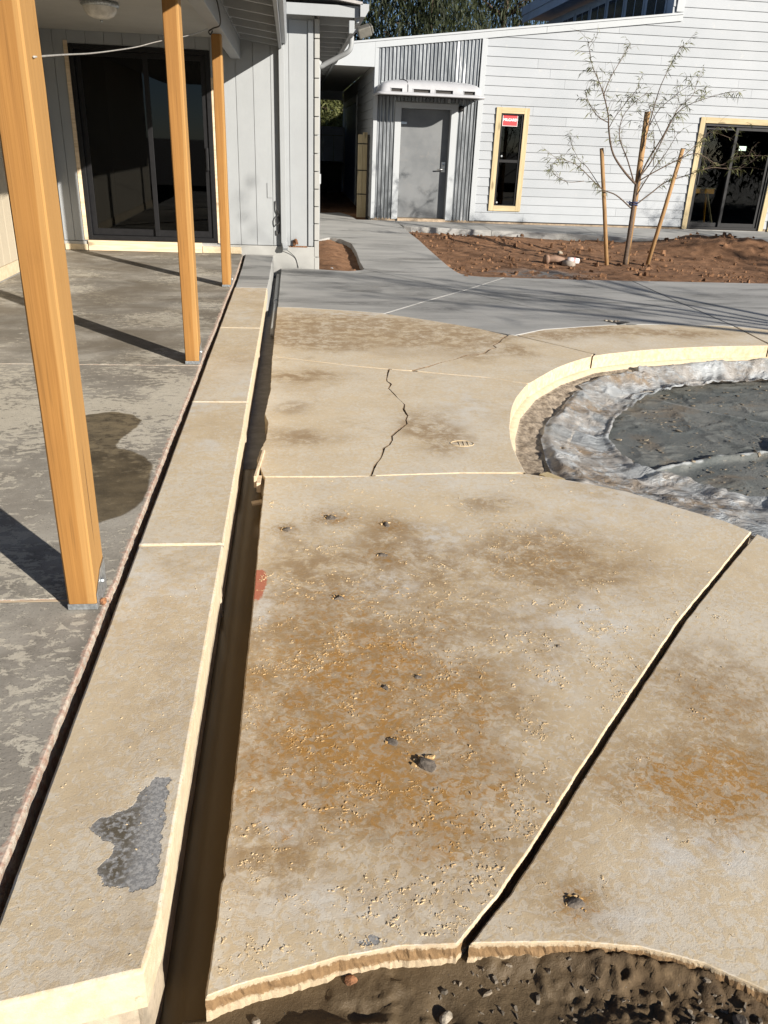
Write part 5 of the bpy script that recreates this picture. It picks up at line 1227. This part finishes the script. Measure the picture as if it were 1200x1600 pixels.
def is_slot(k, j):
    x = 0.5 * (rowsP[5][j][0] + rowsP[5][(j + 1)][0]); y = rowsP[5][j][1]
    return k == 5 and abs(y - (CYF + 0.045)) < 0.004 and abs(rowsP[5][j + 1][1] - (CYF + 0.045)) < 0.004 and any(a < x < b for a, b in ((1.74, 1.93), (2.13, 2.42), (2.52, 2.82), (3.02, 3.20)))
slots = []
for k in range(len(prof) - 1):
    for j in range(nP - 1):
        if is_slot(k, j): slots.append((rowsP[5][j][0], rowsP[5][j + 1][0])); continue
        F.append((k * nP + j, k * nP + j + 1, (k + 1) * nP + j + 1, (k + 1) * nP + j))
b0 = len(V)
mesh_obj('shell', V, F, FIBRE, can, None, True)
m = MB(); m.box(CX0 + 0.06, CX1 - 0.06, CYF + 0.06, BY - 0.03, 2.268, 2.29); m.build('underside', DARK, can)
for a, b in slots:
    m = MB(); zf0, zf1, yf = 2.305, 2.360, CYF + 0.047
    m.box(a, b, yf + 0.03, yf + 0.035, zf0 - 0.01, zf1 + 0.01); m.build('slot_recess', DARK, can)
    m = MB(); y0 = yf - 0.006
    m.box(a - 0.012, b + 0.012, y0, yf + 0.02, zf1 - 0.004, zf1 + 0.006); m.box(a - 0.012, a - 0.001, y0, yf + 0.02, zf0, zf1 - 0.005); m.box(b + 0.001, b + 0.012, y0, yf + 0.02, zf0, zf1 - 0.005); m.build('slot_rim', FIBRE, can, False, 0.002)
m = MB(); m.tube([(2.03, CYF + 0.042, 2.31), (2.03, CYF + 0.047, 2.40), (2.02, CYF + 0.12, 2.475), (1.98, CYF + 0.22, 2.503), (1.93, CYF + 0.40, 2.517)], 0.006, 5); m.build('joint_seam', DARK, can)
wl = empty('wall_light', (3.14, BY - 0.03, 2.12), label='small black round lamp beside the top right of the door frame', cat='wall light')
m = MB(); m.lathe([(0, 0.075), (0.03, 0.068), (0.048, 0.045), (0.052, 0.015), (0.045, 0.0)], (3.14, BY - 0.022, 2.115), 16, M=Matrix.Rotation(R(90), 3, 'X')); m.build('lamp_body', BLACK, wl, True)
m = MB(); m.lathe([(0.0, 0.0), (0.03, 0.001), (0.032, -0.004)], (3.14, BY - 0.099, 2.115), 12, M=Matrix.Rotation(R(90), 3, 'X')); m.build('lens', DARK, wl, True)

# ------------------------------------------------------------------ things in the passage
lb = empty('strapped_boards', (1.40, 16.95, 0.14), label='pale upright wooden boards with dark straps leaning in the side passage', cat='boards')
for i, (x, h) in enumerate(((1.335, 1.62), (1.425, 1.66))):
    m = MB(); m.box(x - 0.043, x + 0.043, 16.92, 16.96, 0.13, h); m.build('board', PINE, lb, False, 0.003)
for z in (0.55, 0.98, 1.45):
    m = MB(); m.box(1.28, 1.474, 16.912, 16.9185, z, z + 0.018); m.build('strap', BLACK, lb)
m = MB(); m.box(1.475, 1.497, 16.80, 17.25, 0.13, 1.62); m.build('backing_sheet', DARK, lb)
fn = empty('passage_fence', (0.9, 25.4, 0.1), label='pale shade-blue fence panels closing the end of the side passage', cat='fence')
FB = m_plain('fence_shade_blue', (0.42, 0.47, 0.55), 0.7, 0, 0.06, 4)  # pale fence, blue of the shaded passage put into its colour
for i in range(4):
    m = MB(); m.box(0.34 + i * 0.30, 0.34 + i * 0.30 + 0.292, 25.4, 25.43, 0.12, 1.62); m.build('fence_panel', FB, fn, False, 0.004)
m = MB(); m.box(0.34, 1.54, 25.395, 25.435, 1.63, 1.85); m.build('top_panel', FB, fn, False, 0.004)
def bin_(x, y, lab):
    b = empty('trash_bin', (x, y, 0.12), label=lab, cat='trash bin', group='dark bins in the side passage')
    V = []; 
    for s, z in ((0.19, 0.16), (0.24, 0.90)):
        for a, c in ((-1, -1), (1, -1), (1, 1), (-1, 1)): V.append((x + a * s * 0.95, y + c * s, z))
    o = mesh_obj('body', V, [(3, 2, 1, 0), (4, 5, 6, 7), (0, 1, 5, 4), (1, 2, 6, 5), (2, 3, 7, 6), (3, 0, 4, 7)], DARK, b)
    m = MB(); m.box(x - 0.25, x + 0.25, y - 0.27, y + 0.26, 0.905, 0.955); m.build('lid', DARK, b, False, 0.02)
    for q in (-0.2, 0.2):
        m = MB(); m.lathe([(0, -0.02), (0.09, -0.02), (0.09, 0.02), (0, 0.02)], (x + q, y + 0.24, 0.20), 12, M=Matrix.Rotation(R(90), 3, 'Y')); m.build('wheel', BLACK, b)
bin_(0.80, 24.6, 'dark trash bin nearer the house wall in the shaded passage')
bin_(1.22, 24.8, 'dark trash bin on the right against the shade-blue passage fence')
sh = empty('sawhorse', (8.25, 16.85, 0.142), label='yellow sawhorse standing inside behind the left glass door', cat='sawhorse')
YEL = m_plain('yellow_paint', (0.62, 0.28, 0.015), 0.5, 0, 0.1)
m = MB(); m.box(8.05, 8.56, 16.80, 16.86, 0.795, 0.885); m.build('beam', YEL, sh, False, 0.004)
m = MB(); m.box(8.03, 8.58, 16.785, 16.875, 0.888, 0.905); m.build('top_rail', PINEH, sh)
for sx, dx in ((8.14, -0.10), (8.42, 0.16)):
    for sy in (-1, 1):
        m = MB(); m.bar((sx, 16.83 + 0.02 * sy, 0.80), (sx + dx, 16.83 + 0.20 * sy, 0.145), 0.03, 0.035); m.build('leg', PINE if sy < 0 else YEL, sh)

# ================================================================== VEGETATION
def leaves_mesh(name, base, d, length, width, mat, parent, seed, curl=0.15):
    r = np.random.default_rng(seed); n = len(base)
    d = d / (np.linalg.norm(d, axis=1)[:, None] + 1e-9)
    up = r.normal(0, 1, (n, 3)); s = np.cross(d, up); s /= np.linalg.norm(s, axis=1)[:, None] + 1e-9
    nn = np.cross(s, d)
    L = length[:, None]; W = width[:, None]
    mid = base + d * L * 0.45 + nn * L * curl * 0.5
    tip = base + d * L - np.array([0, 0, 1]) * L * curl
    V = np.stack([base, mid - s * W * 0.5, tip, mid + s * W * 0.5], 1).reshape(-1, 3)
    me = bpy.data.meshes.new(name); me.vertices.add(4 * n); me.vertices.foreach_set('co', V.ravel().astype(np.float32))
    me.loops.add(4 * n); me.loops.foreach_set('vertex_index', np.arange(4 * n, dtype=np.int32)); me.polygons.add(n)
    me.polygons.foreach_set('loop_start', np.arange(0, 4 * n, 4, dtype=np.int32))
    me.materials.append(mat)
    a = me.attributes.new('tone', 'FLOAT', 'POINT'); a.data.foreach_set('value', np.repeat(np.clip(r.normal(0.5, 0.28, n), 0, 1), 4).astype(np.float32))
    me.update(calc_edges=True); me.validate()
    return link(name, me, parent)
def limb_tree(root, limbs, mat, rng, twig_n, twig_len, leaf=None, trunk=None, r0=0.02):
    m = MB(); m.tube(smooth_path(trunk, 4), list(np.linspace(r0 * 1.15, r0 * 0.75, (len(trunk) - 1) * 4 + 1)), 9); m.build('trunk', mat, root, True)
    tips = []; m = MB()
    for pts, ra in limbs:
        sp = smooth_path(pts, 5)
        b = MB(); b.tube(sp, list(np.linspace(ra, 0.0022, len(sp))), 7); b.build('limb', mat, root, True)
        for i in range(len(sp)):
            f = i / len(sp)
            for _ in range(twig_n):
                if rng.random() > 0.35 + 0.55 * f or f < 0.22: continue
                d = (sp[min(i + 1, len(sp) - 1)] - sp[max(i - 1, 0)]).normalized()
                dv = (d * rng.uniform(0.3, 1.0) + Vector((rng.gauss(0, 0.6), rng.gauss(0, 0.6), rng.gauss(0.25, 0.45)))).normalized()
                L = twig_len * rng.uniform(0.35, 1.25); p0 = sp[i]; p1 = p0 + dv * L * 0.5; p2 = p1 + (dv + Vector((rng.gauss(0, .25), rng.gauss(0, .25), rng.uniform(-0.5, 0.35)))).normalized() * L * 0.5
                m.tube([p0, p1, p2], [0.0028, 0.0019, 0.0009], 4, cap=False); tips.append((p0, p1, p2))
    m.build('twigs', mat, root)['kind'] = 'stuff'
    return tips
def P2(px, py, y):                                            # limb sketch in the tree's own upright plane: x, z metres
    return None
tree = empty('young_tree', (5.04, 12.25, 0.0), label='slender young tree with sparse narrow leaves tied between wooden stakes', cat='tree')
TR = [([(5.0, 1.088), (4.784, 1.246), (4.551, 1.475), (4.426, 1.758), (4.362, 1.955), (4.231, 2.182), (4.123, 2.328), (3.98, 2.543), (3.849, 2.81)], 0.017, -0.5),
      ([(4.478, 1.868), (4.293, 1.94), (4.13, 2.067), (4.012, 2.217)], 0.008, -0.2),
      ([(4.342, 2.2), (4.438, 2.407), (4.584, 2.656), (4.743, 2.883)], 0.008, 0.3),
      ([(4.978, 1.104), (4.862, 1.398), (4.729, 1.689), (4.756, 1.941), (4.884, 2.113), (5.126, 2.291)], 0.011, 0.4),
      ([(4.488, 1.803), (4.528, 1.965), (4.661, 2.205), (4.738, 2.32)], 0.006, -0.3),
      ([(5.024, 1.062), (5.084, 1.368), (5.217, 1.706), (5.304, 1.991), (5.502, 2.154), (5.944, 2.3)], 0.014, -0.5),
      ([(5.06, 1.193), (5.238, 1.411), (5.442, 1.8), (5.603, 2.1), (5.809, 2.278), (5.89, 2.493)], 0.011, 0.5),
      ([(5.046, 1.107), (5.072, 1.491), (5.109, 1.91), (5.192, 2.321), (5.297, 2.607), (5.432, 2.875)], 0.012, 0.2),
      ([(5.083, 1.867), (5.144, 2.07), (5.34, 2.273), (5.417, 2.349)], 0.006, -0.3),
      ([(5.017, 1.106), (5.217, 1.244), (5.539, 1.427), (5.778, 1.52), (6.112, 1.383), (6.292, 1.499), (6.681, 1.531)], 0.01, -0.4),
      ([(5.6, 1.426), (5.895, 1.648), (6.106, 1.808), (6.489, 1.746)], 0.006, 0.3),
      ([(5.034, 0.782), (5.295, 0.981), (5.509, 1.117), (5.811, 1.213), (6.208, 1.338), (6.639, 1.334), (6.979, 1.512)], 0.011, 0.3),
      ([(5.004, 0.843), (5.155, 1.243), (5.303, 1.503), (5.39, 1.794)], 0.01, -0.3),
      ([(4.99, 0.754), (4.705, 0.926), (4.45, 1.009), (4.154, 1.214), (3.924, 1.333), (3.643, 1.391)], 0.011, -0.4),
      ([(4.476, 1.028), (4.279, 1.276), (4.154, 1.372), (4.019, 1.603)], 0.006, 0.2),
      ([(4.225, 1.097), (3.947, 1.082), (3.734, 1.18), (3.636, 1.279)], 0.005, -0.2),
      ([(5.23, 1.328), (5.117, 1.58), (4.944, 1.856)], 0.006, -0.4),
      ([(5.303, 1.71), (5.15, 1.994), (5.102, 2.118)], 0.005, 0.2)]
rt = random.Random(3)
trunk = [(5.035, 12.23, -0.05), (5.03, 12.22, 0.35), (5.02, 12.22, 0.78), (5.02, 12.23, 1.09)]
limbs = []
for pts, ra, yo in TR:
    n = len(pts); limbs.append(([(x, 12.23 + yo * (i / (n - 1)) + rt.uniform(-0.03, 0.03) * (i > 0), z) for i, (x, z) in enumerate(pts)], ra))
tips = limb_tree(tree, limbs, BARK, rt, 1, 0.27, trunk=trunk, r0=0.032)
B0 = []; D0 = []
for p0, p1, p2 in tips:
    dense = 1.0 if rt.random() < 0.5 else 0.25
    for _ in range(rt.randint(6, 18)):
        if rt.random() > dense: continue
        t = rt.random(); p = p0.lerp(p1, t * 2) if t < 0.5 else p1.lerp(p2, t * 2 - 1)
        B0.append(p); d = (p2 - p0).normalized() * 0.5 + Vector((rt.gauss(0, .55), rt.gauss(0, .55), -0.5 + rt.gauss(0, .4))); D0.append(d)
B0 = np.array(B0); D0 = np.array(D0); r = np.random.default_rng(2)
leaves_mesh('foliage', B0, D0, r.uniform(0.06, 0.13, len(B0)), r.uniform(0.007, 0.014, len(B0)), LEAF, tree, 3)
def stake(a, b, rad, lab):
    o = MB().tube([a, Vector(a).lerp(Vector(b), 0.5) + Vector((0.004, 0, 0)), b], [rad, rad * 0.97, rad * 0.94], 12).build('tree_stake', STAKE, None, True)
    o.data.polygons[-1].use_smooth = False
    tag(o, lab, 'stake', 'stakes round the young tree')
stake((4.70, 12.10, -0.05), (4.41, 12.20, 1.54), 0.030, 'left stake of the young tree leaning outwards to the left')
stake((5.075, 12.30, -0.05), (5.045, 12.30, 2.035), 0.042, 'tallest upright stake standing behind the young tree trunk')
stake((5.40, 12.25, -0.05), (5.665, 12.30, 1.58), 0.031, 'right stake of the young tree leaning outwards to the right')
m = MB()
for z in (0.80, 0.83): m.tube([(5.03 + 0.055 * math.cos(t), 12.26 + 0.075 * math.sin(t), z + 0.008 * math.sin(3 * t)) for t in np.linspace(0, 2 * math.pi, 20)], 0.011, 6, cap=False)
m.tube([(4.98, 12.24, 0.82), (4.90, 12.2, 0.84)], 0.008, 5)
tag(m.build('tree_tie', m_plain('dark_blue_tie', (0.03, 0.04, 0.10), 0.6), None, True), 'dark blue tie looped around the young tree trunk and stake', 'tie')

def big_tree(x, y, h, seed, lab, mat, crown, n, leafL, leafW, droop, name='dark_tree', bark=BARK, cat='tree', z0=0.1, group=None):
    rng = np.random.default_rng(seed); rr = random.Random(seed)
    t = empty(name, (x, y, z0), label=lab, cat=cat, group=group)
    tr = [(x, y, z0 - 0.1), (x + rr.uniform(-.15, .15), y, h * 0.25), (x + rr.uniform(-.3, .3), y + rr.uniform(-.2, .2), h * 0.55), (x + rr.uniform(-.4, .4), y, h * 0.9)]
    m = MB(); sp = smooth_path(tr, 5); m.tube(sp, list(np.linspace(h * 0.028, 0.03, len(sp))), 9); m.build('trunk', bark, t, True)
    m = MB(); ends = []
    for k in range(crown['limbs']):
        a = rr.uniform(0, 6.28); f = rr.uniform(0.25, 0.95); b = sp[int(f * (len(sp) - 1))]
        L = crown['r'] * rr.uniform(0.5, 1.05) * (1.1 - 0.4 * f); e = b + Vector((math.cos(a) * L, math.sin(a) * L, L * rr.uniform(0.1, 0.7)))
        mid = b.lerp(e, 0.5) + Vector((0, 0, 0.15 * L))
        m.tube([b, mid, e], [0.05 * (1.1 - f) + 0.02, 0.03, 0.01], 6); ends += [mid, e, b.lerp(e, 0.75), mid.lerp(e, 0.3)]
    m.build('limbs', bark, t, True)
    ends = np.array([tuple(e) for e in ends]); pick = rng.integers(0, len(ends), n)
    off = rng.normal(0, 1, (n, 3)) * np.array(crown['s'])
    cl = rng.normal(0, 0.5, (len(ends) * 6, 3)) * np.array(crown['s']) * 1.6
    base = ends[pick] + cl[rng.integers(0, len(cl), n)] + off * 0.38
    d = rng.normal(0, 0.5, (n, 3)); d[:, 2] -= droop
    base[:, 2] = np.maximum(base[:, 2], z0 + 0.1)
    leaves_mesh('crown', base, d, rng.uniform(0.6, 1.3, n) * leafL, rng.uniform(0.6, 1.3, n) * leafW, mat, t, seed + 1, 0.2)
    return t
big_tree(4.6, 29.5, 9.0, 41, 'dark drooping tree behind the white roof line left of the shade-blue upper storey', PINELEAF, {'limbs': 34, 'r': 2.6, 's': (0.7, 0.7, 0.8)}, 11000, 0.34, 0.045, 0.9)
big_tree(1.6, 31.0, 9.5, 52, 'dark drooping tree rising beside the house eave behind the white fascia', PINELEAF, {'limbs': 30, 'r': 2.5, 's': (0.65, 0.65, 0.8)}, 8500, 0.34, 0.045, 0.9)
big_tree(7.6, 32.0, 9.0, 63, 'dark tree farthest right peeking above the shade-blue roof', PINELEAF, {'limbs': 28, 'r': 2.4, 's': (0.7, 0.7, 0.8)}, 9000, 0.34, 0.045, 0.9)
big_tree(0.6, 28.3, 3.6, 77, 'sunlit olive green shrub showing above the fence at the passage end', BUSHLEAF, {'limbs': 26, 'r': 1.3, 's': (0.35, 0.35, 0.4)}, 9000, 0.24, 0.035, 0.1, 'tall_shrub', BARK, 'shrub')
big_tree(2.1, 28.8, 3.4, 78, 'second olive shrub beyond the right end of the passage fence', BUSHLEAF, {'limbs': 22, 'r': 1.2, 's': (0.35, 0.35, 0.4)}, 6000, 0.24, 0.035, 0.1, 'tall_shrub', BARK, 'shrub')

def bare_tree(x, y, h, seed, lab, nl):
    rr = random.Random(seed); t = empty('bare_tree', (x, y, -0.05), label=lab, cat='tree')
    tr = [(x, y, -0.1), (x + 0.1, y + 0.05, h * 0.2), (x - 0.05, y, h * 0.4)]; lim = []
    for k in range(nl):
        a = rr.uniform(0, 6.28); L = h * rr.uniform(0.35, 0.7); f = rr.uniform(0.5, 1.0); b = Vector(tr[1]).lerp(Vector(tr[2]), f)
        ps = [b]
        for q in range(4):
            a += rr.gauss(0, 0.35); ps.append(ps[-1] + Vector((math.cos(a) * L * 0.17, math.sin(a) * L * 0.17, L * rr.uniform(0.10, 0.28))))
        lim.append(([tuple(p) for p in ps], rr.uniform(0.03, 0.06)))
        for q in range(2):
            i0 = rr.choice([1, 2, 3]); a2 = a + rr.choice([-1, 1]) * rr.uniform(0.5, 1.2); p = ps[i0]
            lim.append(([tuple(p), tuple(p + Vector((math.cos(a2), math.sin(a2), 0.6)) * L * 0.18), tuple(p + Vector((math.cos(a2 + .3), math.sin(a2 + .3), 0.5)) * L * 0.38)], 0.02))
    tp = limb_tree(t, lim, BARK, rr, 2, 0.5, trunk=tr, r0=h * 0.022)
    B1 = []; D1 = []
    for p0, p1, p2 in tp:
        for _ in range(rr.randint(0, 6)): B1.append(p1.lerp(p2, rr.random())); D1.append((rr.gauss(0, 1), rr.gauss(0, 1), -0.6))
    B1 = np.array([tuple(b) for b in B1]); D1 = np.array(D1); r = np.random.default_rng(seed)
    leaves_mesh('foliage', B1, D1, r.uniform(0.07, 0.15, len(B1)), r.uniform(0.015, 0.03, len(B1)), LEAF, t, seed)
bare_tree(9.3, 2.2, 6.0, 5, 'thin leaved tree standing beyond the pool at the right', 6)
bare_tree(12.6, 8.4, 5.5, 9, 'thin leaved tree beside the white building beyond the right edge', 13)
big_tree(17.5, 3.0, 4.6, 91, 'unseen dense evergreen shrub added far right of the pool to block sky', PINELEAF, {'limbs': 30, 'r': 2.6, 's': (0.7, 0.7, 0.5)}, 9000, 0.34, 0.09, 0.3, 'sky_block_shrub', BARK, 'shrub', -0.05)  # out of view, added to block bright sky in the window reflections

# ------------------------------------------------------------------ litter on the dirt
z_ = float(bed_z(np.array([3.95]), np.array([12.3]))[0])
pf = empty('pipe_fitting', (3.92, 12.3, z_), label='brown pipe elbow lying on the dirt beside a crumpled cup', cat='pipe fitting')
BRN = m_plain('brown_clay_pipe', (0.20, 0.125, 0.085), 0.7, 0, 0.2)
m = MB(); m.tube([(3.80, 12.22, z_ + 0.07), (3.95, 12.26, z_ + 0.075), (4.05, 12.18, z_ + 0.05)], 0.055, 14); m.build('elbow', BRN, pf, True)
m = MB(); m.tube([(3.775, 12.215, z_ + 0.07), (3.82, 12.225, z_ + 0.07)], 0.068, 14); m.build('collar', BRN, pf, True)
m = MB(); m.tube([(4.04, 12.14, z_ + 0.03), (4.17, 12.02, z_ + 0.02)], 0.05, 12); m.build('tail_pipe', m_plain('grey_pipe', (0.28, 0.24, 0.2), 0.8), pf, True)
m = MB(); m.tube([(4.13, 12.24, z_ + 0.06), (4.20, 12.22, z_ + 0.062), (4.30, 12.20, z_ + 0.06)], [0.05, 0.046, 0.036], 14); cupo = m.build('paper_cup', m_plain('white_cup', (0.72, 0.66, 0.64), 0.6), None, True)
tag(cupo, 'crumpled white paper cup with pink print lying on the dirt', 'cup')
m = MB(); m.tube([(4.215, 12.216, z_ + 0.062), (4.245, 12.211, z_ + 0.062)], [0.0465, 0.0435], 14, cap=False); m.build('pink_band', m_plain('pink_print', (0.62, 0.28, 0.28), 0.6), cupo, True)
pc_ = empty('broken_drain', (3.16, 7.57, 0.0), label='broken drain hole with debris in the grey walkway joint', cat='drain')
m = MB(); m.add([(3.04 + 0.11 * math.cos(t) * (1 + .15 * math.sin(3 * t)) + 0.11, 7.565 + 0.05 * math.sin(t), 0.0035) for t in np.linspace(0, 6.283, 18, endpoint=False)], [tuple(range(18))]); m.build('hole', DARK, pc_)
for i, (x, y, s) in enumerate(((3.07, 7.60, 0.03), (3.12, 7.585, 0.025), (3.03, 7.61, 0.022), (3.15, 7.60, 0.018))): rock((x, y, 0.008), s, 400 + i, pc_, 'rubble', STONE if i % 2 else PALESTONE, (1, 0.7, 0.4))
for i, (x, y, s, lab) in enumerate(((2.75, 10.65, 0.05, 'reddish rock at the front corner of the dirt bed by the path'), (4.35, 13.3, 0.06, 'pale clod on the dirt bed behind the crumpled cup'), (0.52, 10.85, 0.035, 'white chip lying in the small dirt patch by the house corner'), (0.80, 10.72, 0.04, 'reddish rock in the narrow end of the small dirt patch'))):
    zz = float(bed_z(np.array([x]), np.array([y]))[0]) if x > 1.5 else 0.0
    o = rock((x, y, zz + s * 0.2 - (0.03 if x < 1.5 else 0)), s, 500 + i, None, 'rock', [DIRT, PALESTONE, TRIM, DIRT][i], (1, 0.7, 0.6)); tag(o, lab, 'rock')
